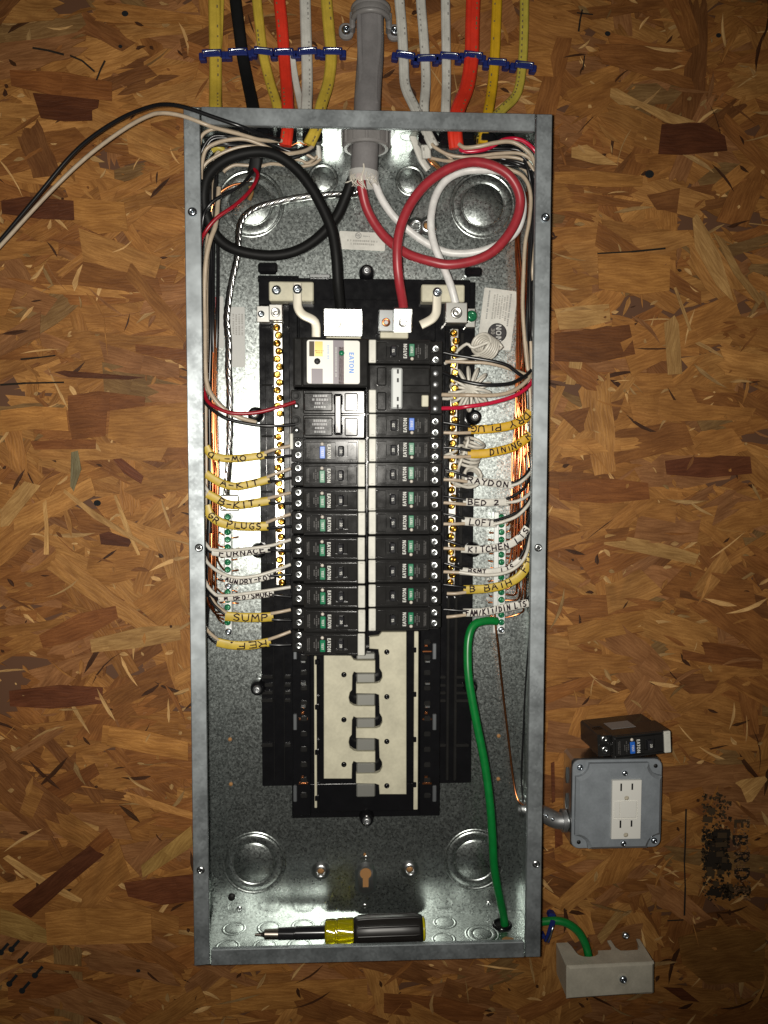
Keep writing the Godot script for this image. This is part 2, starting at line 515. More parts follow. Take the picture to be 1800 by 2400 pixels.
func build_wall() -> void:
	rng.seed = 77
	var wall := Node3D.new()
	wall.name = "wall"
	add_child(wall)
	wall.set_meta("kind", "structure")
	wall.set_meta("label", "brown oriented strand board wall behind the panel")
	var c0 := spot(-110, -110)
	var c1 := spot(1910, 2510)
	var base := Shape.new()
	base.span(Vector3(c0.x, c1.y, -0.016), Vector3(c1.x, c0.y, -0.0052))
	obj("board", base.done(), paint("board_wood", Color(0.09, 0.035, 0.012), 0.7), wall)
	var items := []
	var plan := [[1500, 0.05, 0.15, 0.014, 0.046, -0.0050, -0.0026, 0.85], [640, 0.05, 0.15, 0.010, 0.044, -0.0028, -0.0012, 0.95], [1300, 0.008, 0.055, 0.0012, 0.007, -0.0026, -0.0009, 1.6], [1500, 0.003, 0.014, 0.0012, 0.006, -0.0026, -0.0008, 1.6]]
	for k in plan.size():
		var q: Array = plan[k]
		for i in q[0]:
			var at := Vector3(rng.randf_range(c0.x, c1.x), rng.randf_range(c1.y, c0.y), rng.randf_range(q[5], q[6]))
			var l := rng.randf_range(q[1], q[2])
			var w := rng.randf_range(q[3], q[4])
			var turn := rng.randfn(0.0, 0.42 * q[7])
			if rng.randf() < 0.20 * q[7]:
				turn = rng.randf_range(-1.6, 1.6)
			var tone := strand_tone()
			if k >= 2 and rng.randf() < 0.36:
				tone = Color(0.42, 0.26, 0.11) * rng.randf_range(0.55, 1.4)
			elif k >= 2 and rng.randf() < 0.25:
				tone = Color(0.05, 0.020, 0.008)
			var kind := 1 if k >= 2 else (2 if rng.randf() < 0.45 else 0)
			items.append([strand_outline(l, w, kind), at, turn, tone, Vector2(rng.randf_range(-0.006, 0.006), rng.randf_range(-0.010, 0.010)), l * w if k == 1 else 0.0])
	# the strands that stand out: [tone, turn of the grain, corners]
	var dark := Color(0.080, 0.026, 0.010)
	var red := Color(0.19, 0.070, 0.020)
	var pale := Color(0.46, 0.27, 0.10)
	var mid := Color(0.32, 0.15, 0.04)
	var olive := Color(0.30, 0.18, 0.055)
	var marked := [
		[dark, 0.0, [[76, 217], [150, 224], [232, 234], [229, 252], [215, 258], [216, 282], [150, 284], [95, 276]]], [red, -0.05, [[22, 163], [150, 168], [262, 192], [262, 236], [120, 222], [26, 200]]],
		[dark, 0.1, [[2, 470], [60, 460], [172, 470], [174, 516], [90, 512], [4, 500]]], [mid, 0.0, [[168, 462], [290, 474], [300, 540], [230, 548], [170, 520]]],
		[dark, 0.62, [[28, 2122], [120, 2052], [210, 1982], [226, 1996], [244, 2004], [150, 2082], [72, 2152], [52, 2140]]], [red, 0.62, [[200, 1986], [250, 1942], [268, 1972], [232, 2000]]],
		[pale, -0.55, [[6, 2012], [18, 2004], [90, 2050], [192, 2108], [190, 2116], [170, 2112], [110, 2084], [54, 2050]]], [mid, 0.0, [[105, 2140], [180, 2128], [300, 2132], [354, 2142], [356, 2210], [230, 2214], [110, 2216]]],
		[dark * 1.5, 0.1, [[290, 2070], [380, 2058], [452, 2050], [452, 2112], [380, 2122], [300, 2102]]], [red, 0.05, [[18, 2284], [60, 2282], [165, 2284], [184, 2316], [100, 2340], [18, 2344]]],
		[olive, -0.3, [[0, 2130], [60, 2150], [116, 2186], [112, 2212], [60, 2206], [0, 2190]]], [olive, 0.9, [[330, 2030], [448, 1936], [452, 1984], [380, 2030], [334, 2058]]],
		[red * 0.85, 0.0, [[158, 928], [230, 916], [340, 930], [338, 950], [250, 964], [246, 1022], [168, 1030], [160, 980]]], [mid, 0.08, [[258, 962], [350, 952], [446, 940], [446, 1048], [300, 1050], [252, 1026]]],
		[mid * 1.1, 0.05, [[0, 962], [80, 952], [154, 956], [160, 1010], [80, 1006], [0, 1014]]], [red, 0.0, [[70, 1034], [160, 1030], [224, 1030], [224, 1052], [80, 1054]]],
		[pale * 0.8, 0.85, [[0, 1196], [56, 1128], [95, 1138], [60, 1180], [20, 1232], [0, 1236]]], [pale, 1.5, [[99, 1180], [108, 1170], [114, 1240], [114, 1300], [102, 1300], [104, 1240]]], [pale * 0.85, -0.65, [[150, 1146], [230, 1204], [350, 1280], [346, 1286], [220, 1216], [148, 1154]]],
		[pale * 0.9, -1.15, [[266, 1162], [272, 1160], [300, 1228], [328, 1300], [322, 1302], [290, 1236]]], [Color(0.15, 0.13, 0.07), 1.4, [[166, 1060], [182, 1056], [190, 1100], [172, 1152], [164, 1140]]], [red * 0.9, 0.0, [[316, 806], [380, 812], [442, 820], [442, 848], [380, 840], [318, 826]]],
		[dark * 1.6, -0.55, [[264, 1076], [284, 1074], [336, 1116], [330, 1134], [290, 1110]]], [dark, 0.0, [[232, 1252], [254, 1246], [310, 1266], [300, 1282], [236, 1276]]], [dark, -0.05, [[126, 872], [150, 868], [340, 884], [300, 890], [160, 884]]],
		[pale * 0.85, -0.95, [[1624, 512], [1634, 500], [1660, 540], [1690, 600], [1722, 708], [1712, 700], [1680, 668], [1630, 580]]], [pale * 0.6, -0.9, [[1672, 545], [1698, 560], [1740, 640], [1792, 700], [1780, 716], [1720, 640]]],
		[pale * 0.75, 1.5, [[1557, 756], [1568, 750], [1582, 738], [1592, 760], [1600, 876], [1566, 878], [1560, 800]]], [pale * 0.7, -1.2, [[1580, 674], [1586, 672], [1606, 724], [1622, 774], [1616, 776], [1598, 726]]],
		[pale * 0.8, -0.45, [[1432, 206], [1446, 206], [1500, 236], [1632, 284], [1580, 290], [1560, 286], [1496, 248], [1452, 244], [1430, 226]]], [dark, 0.0, [[1552, 290], [1650, 286], [1700, 318], [1706, 352], [1600, 362], [1544, 360]]],
		[pale * 0.9, 0.0, [[1340, 345], [1376, 338], [1410, 360], [1450, 386], [1400, 384], [1340, 368]]], [mid * 0.9, 0.0, [[1300, 402], [1400, 400], [1508, 412], [1506, 436], [1420, 438], [1300, 428]]], [red * 0.7, 0.0, [[1300, 780], [1400, 770], [1476, 760], [1490, 830], [1400, 850], [1300, 846]]],
		[mid, 0.0, [[1402, 590], [1500, 588], [1572, 600], [1570, 680], [1500, 690], [1404, 676]]], [pale * 0.7, 1.35, [[1340, 820], [1356, 800], [1372, 812], [1364, 860], [1348, 902], [1326, 900]]], [pale * 0.85, 0.05, [[1300, 724], [1360, 716], [1428, 712], [1432, 752], [1360, 770], [1312, 772]]],
		[pale * 0.95, 0.7, [[1724, 1836], [1740, 1828], [1794, 1820], [1800, 1828], [1764, 1880], [1752, 1882], [1738, 1848]]], [pale * 0.7, 0.6, [[1400, 2196], [1450, 2130], [1462, 2150], [1440, 2180], [1410, 2216]]], [mid * 0.6, 0.1, [[1590, 2200], [1690, 2170], [1796, 2190], [1790, 2300], [1660, 2310], [1600, 2260]]],
		[dark, 0.0, [[1556, 2316], [1600, 2318], [1640, 2350], [1600, 2346]]], [dark * 1.3, -0.1, [[1292, 1790], [1300, 1786], [1302, 1880], [1294, 1884]]], [dark * 1.7, -0.4, [[1300, 1900], [1316, 1904], [1320, 1980], [1302, 1990]]],
		[red, 0.3, [[90, 1490], [180, 1440], [270, 1420], [276, 1450], [190, 1500], [100, 1520]]], [pale * 0.8, 0.2, [[210, 1500], [330, 1470], [420, 1466], [424, 1500], [320, 1520], [214, 1530]]], [dark * 1.4, 0.05, [[20, 1620], [140, 1606], [240, 1612], [238, 1650], [120, 1662], [22, 1656]]],
		[mid * 1.1, -0.15, [[240, 1700], [350, 1716], [440, 1740], [440, 1784], [330, 1764], [236, 1744]]], [red * 0.8, 0.5, [[60, 1880], [140, 1830], [220, 1790], [232, 1816], [150, 1870], [74, 1912]]], [pale * 0.85, 0.05, [[168, 1920], [200, 1918], [232, 1926], [230, 1948], [168, 1950]]],
		[red, 0.0, [[1310, 1130], [1420, 1120], [1520, 1132], [1524, 1170], [1420, 1180], [1312, 1172]]], [pale * 0.75, -0.2, [[1420, 1250], [1540, 1270], [1640, 1300], [1630, 1324], [1520, 1300], [1416, 1276]]], [dark * 1.3, 0.1, [[1560, 1080], [1660, 1066], [1760, 1070], [1764, 1110], [1660, 1120], [1564, 1112]]],
		[mid * 0.9, 0.25, [[1330, 1470], [1440, 1440], [1560, 1424], [1562, 1470], [1450, 1490], [1336, 1514]]], [red * 0.8, -0.1, [[1600, 1500], [1700, 1510], [1790, 1530], [1788, 1570], [1700, 1560], [1602, 1546]]], [mid, 0.0, [[540, 2320], [700, 2300], [860, 2296], [862, 2352], [700, 2366], [542, 2372]]], [red * 0.9, -0.1, [[900, 2330], [1040, 2340], [1140, 2366], [1130, 2396], [1000, 2390], [900, 2376]]],
	]
	for i in marked.size():
		var q: Array = marked[i]
		var pts := PackedVector2Array()
		var mid_ := Vector3()
		for c in q[2]:
			mid_ += spot(c[0], c[1])
		mid_ /= q[2].size()
		for c in q[2]:
			var v := spot(c[0], c[1]) - mid_
			pts.append(Vector2(v.x, v.y).rotated(-q[1]))
		mid_.z = -0.0004 - 0.00002 * i
		items.append([pts, mid_, q[1], q[0], Vector2(), 1.0])
	var order := range(items.size())
	order.sort_custom(func(a, b): return items[a][5] > items[b][5])
	var single := {}
	for i in order:
		var at: Vector3 = items[i][1]
		if single.size() >= 300 or items[i][5] <= 0.0:
			break
		if (absf(at.x) < BOX_W / 2 and absf(at.y) < BOX_H / 2) or at.x < c0.x + 0.05 or at.x > c1.x - 0.05 or at.y < c1.y + 0.05 or at.y > c0.y - 0.05:
			continue
		single[i] = true
	var rest := SurfaceTool.new()
	rest.begin(Mesh.PRIMITIVE_TRIANGLES)
	for i in items.size():
		var q: Array = items[i]
		if single.has(i):
			var s := SurfaceTool.new()
			s.begin(Mesh.PRIMITIVE_TRIANGLES)
			add_strand(s, q[0], q[1], q[2], q[3], q[4])
			obj("strand", s.commit(), M.strand_wood, wall)
		else:
			add_strand(rest, q[0], q[1], q[2], q[3], q[4])
	var o := obj("small_strand_layer", rest.commit(), M.strand_wood, wall)
	o.set_meta("kind", "stuff")
	wall_marks(wall)


func ink_line(s: Shape, list: Array, w: float) -> void:
	var p := spots(list, 0.0002)
	for i in p.size() - 1:
		var d := (p[i + 1] - p[i]).normalized()
		var n := Vector3(-d.y, d.x, 0) * w * 0.5 * rng.randf_range(0.7, 1.2)
		s.quad(p[i] - n, p[i + 1] - n, p[i + 1] + n, p[i] + n, Vector3(0, 0, 1))


func wall_marks(wall: Node3D) -> void:
	# nail holes, keyhole-shaped ones low on the left
	var dark_hole := paint("hole_dark", Color(0.016, 0.017, 0.018), 1.0, 0.0, 0.05)
	for q in [[27, 2225], [48, 2252], [82, 2286], [22, 2306], [52, 2322], [2, 2232]]:
		var nails := Shape.new()
		var c := spot(q[0], q[1], 0.0)
		nails.lathe([Vector2(0, 0.0002), Vector2(0.0036, 0.0002)], 12, Transform3D(Basis(), c))
		nails.box(c + Vector3(0.0050, 0.0060, -0.0003), Vector3(0.0105, 0.0034, 0.0008), 0.0, Basis(Vector3(0, 0, 1), 0.85))
		obj("nail_hole", nails.done(), dark_hole, wall)
	for q in [[293, 32, 0.0036], [282, 109, 0.0022], [1424, 79, 0.0032], [1522, 408, 0.0052], [228, 1179, 0.004], [324, 2275, 0.0025], [1684, 83, 0.003]]:
		var nails := Shape.new()
		nails.lathe([Vector2(0, 0.0002), Vector2(q[2], 0.0002)], 12, Transform3D(Basis.from_scale(Vector3(1, 0.85, 1)), spot(q[0], q[1])))
		obj("nail_hole", nails.done(), dark_hole, wall)
	# pencil ticks and stamped ink
	paint("wall_ink", Color(0.022, 0.017, 0.013), 0.9, 0.0, 0.1)
	for q in [[[1352, 30], [1390, 34]], [[1365, 22], [1360, 44], [1356, 74]], [[1370, 130], [1366, 164]], [[76, 112], [112, 118], [150, 128]], [[164, 130], [192, 142], [222, 168]], [[246, 142], [236, 162], [226, 188]], [[48, 842], [90, 838], [130, 833]], [[0, 902], [60, 898], [150, 896]], [[1608, 1896], [1606, 1980], [1604, 2020], [1606, 2080], [1604, 2146]], [[1564, 2158], [1602, 2156]], [[1400, 594], [1480, 590], [1560, 582]]]:
		var s := Shape.new()
		ink_line(s, q, 0.0020)
		obj("pencil_mark", s.done(), M.wall_ink, wall)
	# an old stamp, mostly rubbed away: flecks of ink left on the high places of the strands
	rng.seed = 5
	var dense := Shape.new()
	var worn := Shape.new()
	for i in 34:
		var st: Shape = dense if i < 24 else worn
		st.box(spot(rng.randf_range(1652, 1704), rng.randf_range(1948, 2036) if i < 20 else rng.randf_range(2078, 2102) if i < 24 else rng.randf_range(1880, 2075), -0.0004 + i * 0.00002), Vector3(rng.randf_range(0.005, 0.014), rng.randf_range(0.003, 0.008), 0.0008), 0.0, Basis(Vector3(0, 0, 1), rng.randf_range(-0.12, 0.12)))
	for i in 1500:
		var x := rng.randf_range(1646, 1712)
		var y := rng.randf_range(1860, 2112)
		var row := 0.5 + 0.5 * sin(x * 0.19 + 1.0)
		var chance := (0.25 if y < 1945 else 0.85 if y < 2038 else 0.35 if y < 2072 else 0.7) * (0.55 + 0.45 * row)
		if y > 2072 and x < 1668:
			chance *= 0.4
		if rng.randf() > chance:
			continue
		var st: Shape = dense if rng.randf() < (0.75 if y > 1945 and y < 2040 or y > 2078 else 0.2) else worn
		st.box(spot(x, y, -0.0002), Vector3(rng.randf_range(0.0008, 0.0042), rng.randf_range(0.0008, 0.0036), 0.0006), 0.0, Basis(Vector3(0, 0, 1), rng.randf_range(-0.8, 0.8)))
	for i in 260:
		var x := rng.randf_range(1700, 1758)
		worn.box(spot(x, 2088 + rng.randfn(0.0, 6.0), -0.0002), Vector3(rng.randf_range(0.001, 0.004), rng.randf_range(0.0008, 0.003), 0.0006), 0.0)
	obj("ink_stamp", dense.done(), M.wall_ink, wall).set_meta("kind", "stuff")
	obj("worn_ink", worn.done(), paint("worn_ink", Color(0.055, 0.036, 0.02), 0.9, 0.0, 0.1), wall).set_meta("kind", "stuff")
	var letters := ["E", "B", "R", "D", "J"]
	for i in letters.size():
		var c := spot([1738, 1734, 1738, 1738, 1736][i], 1930 + i * 39, 0.0001)
		obj("stamped_letter", words(letters[i], 0.0185, 0.0004), M.worn_ink if i == 0 or i == 4 else M.wall_ink, wall, Transform3D(Basis(Vector3(0, 0, 1), -PI / 2), c))
	for k in 2:
		var s := Shape.new()
		for i in 90:
			s.box(spot(rng.randf_range(1720, 1758), rng.randf_range(1910, 2110), 0.0004), Vector3(rng.randf_range(0.0006, 0.003), rng.randf_range(0.0006, 0.002), 0.0004), 0.0, Basis(Vector3(0, 0, 1), rng.randf_range(-0.8, 0.8)))
		obj("scuff", s.done(), paint("scuffed_wood_%d" % k, [Color(0.20, 0.10, 0.04), Color(0.12, 0.055, 0.02)][k], 0.8), wall).set_meta("kind", "stuff")


# ------------------------------------------------------------------ enclosure
func ring_emboss(r1: float, r2: float, high := 0.0017) -> Mesh:
	var s := Shape.new()
	var h := high
	var prof := [Vector2(0, h)]
	for r in [r1, r2]:
		if r <= 0.0:
			continue
		prof += [Vector2(r - 0.0016, h), Vector2(r - 0.0010, h * 0.85), Vector2(r - 0.0003, h * 0.30), Vector2(r + 0.0003, h * 0.30), Vector2(r + 0.0010, h * 0.70), Vector2(r + 0.0016, h * 0.8)]
		h *= 0.78
	var last: Vector2 = prof[prof.size() - 1]
	prof += [Vector2(last.x + 0.0012, h * 0.45), Vector2(last.x + 0.0024, -0.0004)]
	s.lathe(prof, 48)
	for q in [[r1, 0.7], [r1, 3.3], [r2, 1.0], [r2, 4.1]]:
		if q[0] > 0.0:
			s.box(Vector3(cos(q[1]) * q[0], sin(q[1]) * q[0], h * 0.8), Vector3(0.0026, 0.0018, 0.0008), 0.0003, Basis(Vector3(0, 0, 1), q[1]))
	return s.done()


func screw_head(r: float, h: float, slots := true) -> Mesh:
	var s := Shape.new()
	s.lathe([Vector2(r * 0.22, h * 0.45), Vector2(r * 0.30, h * 0.95), Vector2(r * 0.6, h * 0.9), Vector2(r * 0.88, h * 0.6), Vector2(r, h * 0.2), Vector2(r, -0.0005)], 16)
	s.lathe([Vector2(0, h * 0.42), Vector2(r * 0.25, h * 0.42)], 10)
	if slots:
		s.box(Vector3(0, 0, h * 0.72), Vector3(r * 1.3, r * 0.16, h * 0.42), 0.0)
		s.box(Vector3(0, 0, h * 0.70), Vector3(r * 0.16, r * 1.3, h * 0.42), 0.0)
	return s.done()


func build_enclosure() -> void:
	var e := thing("panel_enclosure", "open galvanized steel electrical panel box without its cover", "electrical panel")
	var w := BOX_W / 2
	var h := BOX_H / 2
	var s := Shape.new()
	# the pressed back, bellied by a couple of millimetres along its edges as thin sheet is
	var nx := 24
	var ny := 40
	s.group(0)
	var grid := []
	for i in nx + 1:
		var col := []
		for j in ny + 1:
			var x := -1.0 + 2.0 * i / nx
			var y := -1.0 + 2.0 * j / ny
			col.append(Vector3(x * (w - 0.0012), y * (h - 0.0012), 0.0018 + 0.0022 * maxf(0.0, x * x - 0.25) * (1.0 - pow(absf(y), 3.0)) + 0.0005 * sin(x * 4.0 + y * 7.0) * (1.0 - y * y)))
		grid.append(col)
	for i in nx:
		for j in ny:
			s.quad(grid[i][j], grid[i + 1][j], grid[i + 1][j + 1], grid[i][j + 1], Vector3(0, 0, 1))
	s.group(-1)
	s.span(Vector3(-w, -h, 0.0004), Vector3(w, h, 0.0010))
	obj("back_plate", s.done(), M.zinc, e)
	for sg in [-1.0, 1.0]:
		s = Shape.new()
		s.span(Vector3(sg * w, -h, 0.0012), Vector3(sg * (w - 0.0012), h, BOX_D - 0.0012))
		obj("side_wall", s.done(), M.zinc, e)
		s = Shape.new()
		s.span(Vector3(-w + 0.0014, sg * h, 0.0012), Vector3(w - 0.0014, sg * (h - 0.0012), BOX_D - 0.0014))
		obj("end_wall", s.done(), M.zinc, e)
		# front flanges: the long ones run full height and are folded over at their inner edge
		s = Shape.new()
		s.box(Vector3(sg * (w - 0.0078), 0, BOX_D - 0.0007), Vector3(0.0156, BOX_H, 0.0014), 0.0006)
		s.box(Vector3(sg * (w - 0.0151), 0, BOX_D - 0.0045), Vector3(0.0011, BOX_H - 0.004, 0.0068), 0.0003)
		var f := obj("flange", s.done(), M.frame_zinc, e)
		var hinge := Vector3(sg * w, 0, BOX_D)
		var tilt := Basis(Vector3(0, 1, 0), 0.12 if sg < 0 else -0.02)
		f.transform = Transform3D(tilt, hinge - tilt * hinge)
		s = Shape.new()
		s.box(Vector3(0, sg * (h - 0.0082), BOX_D - 0.0007), Vector3(BOX_W - 0.0345, 0.0164, 0.0014), 0.0005)
		s.box(Vector3(0, sg * (h - 0.0160), BOX_D - 0.0035), Vector3(BOX_W - 0.036, 0.0009, 0.005), 0.0003)
		f = obj("flange", s.done(), M.frame_zinc, e)
		hinge = Vector3(0, sg * h, BOX_D)
		tilt = Basis(Vector3(1, 0, 0), 0.03 * sg)
		f.transform = Transform3D(tilt, hinge - tilt * hinge)
	# knockouts pressed into the back
	var big := ring_emboss(0.0235, 0.0335)
	for q in [[587, 478], [1131, 482], [595, 2022], [1113, 2014]]:
		var k := obj("knockout", big, M.zinc, e)
		k.position = spot(q[0], q[1], 0.0016)
	var small := ring_emboss(0.0135, 0.0)
	for q in [[757, 420], [962, 424]]:
		obj("knockout", small, M.zinc, e).position = spot(q[0], q[1], 0.0016)
	# knockouts in the bottom and the top
	var coin := ring_emboss(0.0105, 0.0, 0.0005)
	var ring2 := ring_emboss(0.0105, 0.0165, 0.0006)
	for q in [[-0.150, 0.024], [-0.111, 0.024], [-0.073, 0.022], [-0.040, 0.022], [0.088, 0.022], [-0.152, 0.058], [-0.112, 0.058], [-0.075, 0.058], [-0.035, 0.058], [0.083, 0.054], [0.165, 0.066]]:
		obj("knockout", coin, M.zinc, e, Transform3D(Basis(Vector3(1, 0, 0), -PI / 2), Vector3(q[0], -h + 0.0012, q[1])))
	obj("knockout", ring2, M.zinc, e, Transform3D(Basis(Vector3(1, 0, 0), -PI / 2), Vector3(0.127, -h + 0.0012, 0.046)))
	for q in [[-0.075, 0.028], [0.045, 0.030], [0.068, 0.020]]:
		obj("knockout", coin, M.zinc, e, Transform3D(Basis(Vector3(1, 0, 0), PI / 2), Vector3(q[0], h - 0.0012, q[1])))
	# mounting holes: dimples with a hole through to the wood, and a keyhole
	for q in [[752, 2040], [960, 2036], [1002, 530], [975, 532]]:
		s = Shape.new()
		s.lathe([Vector2(0.0038, 0.0026), Vector2(0.0048, 0.0044), Vector2(0.006, 0.0046), Vector2(0.0082, 0.0030), Vector2(0.0108, 0.0002)], 28)
		obj("dimple", s.done(), M.bright_zinc, e).position = spot(q[0], q[1], 0.0014)
	for q in [[561, 2130], [1145, 2118], [855, 2124], [857, 2010]]:
		s = Shape.new()
		s.lathe([Vector2(0.0012, 0.0012), Vector2(0.002, 0.0016), Vector2(0.0034, 0.0)], 14)
		obj("dimple", s.done(), M.bright_zinc, e).position = spot(q[0], q[1], 0.0018)
	paint("wood_in_hole", Color(0.34, 0.17, 0.06), 0.8)
	for q in [[752, 2040, 0.0037], [960, 2036, 0.0037], [1002, 530, 0.0037], [855, 2003, 0.0016], [539, 1733, 0.0022], [541, 1838, 0.0022], [1169, 1725, 0.0022], [1168, 1826, 0.0022]]:
		s = Shape.new()
		s.lathe([Vector2(0, 0.0006), Vector2(q[2], 0.0006), Vector2(q[2], -0.0005)], 16)
		obj("hole_to_wood", s.done(), M.wood_in_hole, e).position = spot(q[0], q[1], 0.0030)
	s = Shape.new()
	s.lathe([Vector2(0, 0.0006), Vector2(0.0066, 0.0006)], 20, Transform3D(Basis(), spot(857, 2047, 0.0050)))
	s.box(spot(857, 2066, 0.0052), Vector3(0.0066, 0.013, 0.0009), 0.0)
	obj("keyhole", s.done(), M.wood_in_hole, e)
	s = Shape.new()
	var key := PackedVector2Array()
	for i in 32:
		var t := TAU * i / 32
		key.append(Vector2(cos(t) * 0.0128, sin(t) * 0.0128 + (0.006 if sin(t) > 0 else -0.009)))
	s.slab(key, -0.0008, 0.0046, 0.0040, Transform3D(Basis(), spot(857, 2055, 0.0006)))
	obj("keyhole_rim", s.done(), M.bright_zinc, e)
	s = Shape.new()
	for q in [[543, 2102, 0.0042]]:
		s.lathe([Vector2(0, 0.0012), Vector2(q[2], 0.0012), Vector2(q[2], 0.0)], 16, Transform3D(Basis(), spot(q[0], q[1], 0.0018)))
	obj("open_hole", s.done(), M.deep_black, e)
	var head := screw_head(0.0046, 0.003)
	for q in [[451, 497], [1278, 510]]:
		obj("cover_screw", head, M.screw_zinc, e).position = spot(q[0], q[1], BOX_D + 0.0006)
	s = Shape.new()
	s.lathe([Vector2(0.0016, -0.0004), Vector2(0.0022, 0.0010), Vector2(0.0030, 0.0009), Vector2(0.0042, -0.0004)], 16)
	var eye := s.done()
	s = Shape.new()
	s.lathe([Vector2(0, 0.0004), Vector2(0.0017, 0.0004)], 12)
	var pit := s.done()
	for q in [[466, 1284], [470, 2040], [1262, 1284], [1257, 2026]]:
		var o := obj("screw_hole", eye, M.bright_zinc, e)
		o.position = spot(q[0], q[1], BOX_D + (0.0010 if q[0] < 800 else 0.0002))
		obj("pit", pit, M.deep_black, o)
	# plastic cable connectors in the top wall and a grommet in the bottom
	for q in [[560, 322], [618, 320], [672, 316], [733, 318], [1003, 322], [1050, 318], [1092, 320], [1140, 318], [1185, 322]]:
		s = Shape.new()
		s.box(Vector3(0, 0, 0), Vector3(0.021, 0.012, 0.016), 0.003)
		s.box(Vector3(0, 0.001, 0.009), Vector3(0.013, 0.007, 0.004), 0.001)
		var at := spot(q[0], q[1], 0.036)
		at.y = h - 0.0072
		obj("cable_connector", s.done(), M.black_plastic, e, Transform3D(Basis(), at))
	s = Shape.new()
	s.lathe([Vector2(0.0075, 0.0), Vector2(0.0078, 0.0024), Vector2(0.0095, 0.003), Vector2(0.0112, 0.0018), Vector2(0.0115, -0.001)], 24)
	obj("grommet", s.done(), M.black_plastic, e, Transform3D(Basis(Vector3(1, 0, 0), -PI / 2), Vector3(0.152, -h + 0.0012, 0.030)))
	s = Shape.new()
	s.lathe([Vector2(0, 0.0006), Vector2(0.0077, 0.0006)], 20)
	obj("grommet_hole", s.done(), M.deep_black, e, Transform3D(Basis(Vector3(1, 0, 0), -PI / 2), Vector3(0.152, -h + 0.0012, 0.030)))
	s = Shape.new()
	s.slab(PackedVector2Array([Vector2(0, 0), Vector2(0.012, 0.001), Vector2(0.014, 0.006), Vector2(0.006, 0.009), Vector2(0.001, 0.006)]), 0, 0.0006)
	obj("sawdust_flake", s.done(), M.kraft, e, Transform3D(Basis(Vector3(1, 0, 0), -PI / 2), Vector3(0.146, -h + 0.0014, 0.062)))


func sticker(called: String, label: String, cx: float, cy: float, w: float, h: float, turn: float, m: Material, z := 0.0042) -> Node3D:
	var o := thing(called, label, "sticker", spot(cx, cy, z))
	o.rotation.z = turn
	var s := Shape.new()
	s.slab(rounded(w, h, 0.0015), -0.0003, 0.0001, 0.00004)
	obj("sheet", s.done(), m, o)
	return o


# rows of print too small to read
func small_print(rows: Array, line: float, w: float, seed_: int) -> Mesh:
	var r := RandomNumberGenerator.new()
	r.seed = seed_
	var s := Shape.new()
	for k in rows.size():
		var width: float = rows[k] * w
		var x := -width / 2
		while x < width / 2:
			var l := r.randf_range(0.5, 1.3) * line * 0.5
			for part in 2:
				var y := -k * line + (0.22 - part * 0.30) * line
				s.quad(Vector3(x, y - line * 0.10, 0), Vector3(x + l, y - line * 0.10, 0), Vector3(x + l, y + line * 0.10, 0), Vector3(x, y + line * 0.10, 0), Vector3(0, 0, 1))
			x += l + (line * 0.16 if r.randf() < 0.8 else line * 0.5)
	return s.done()


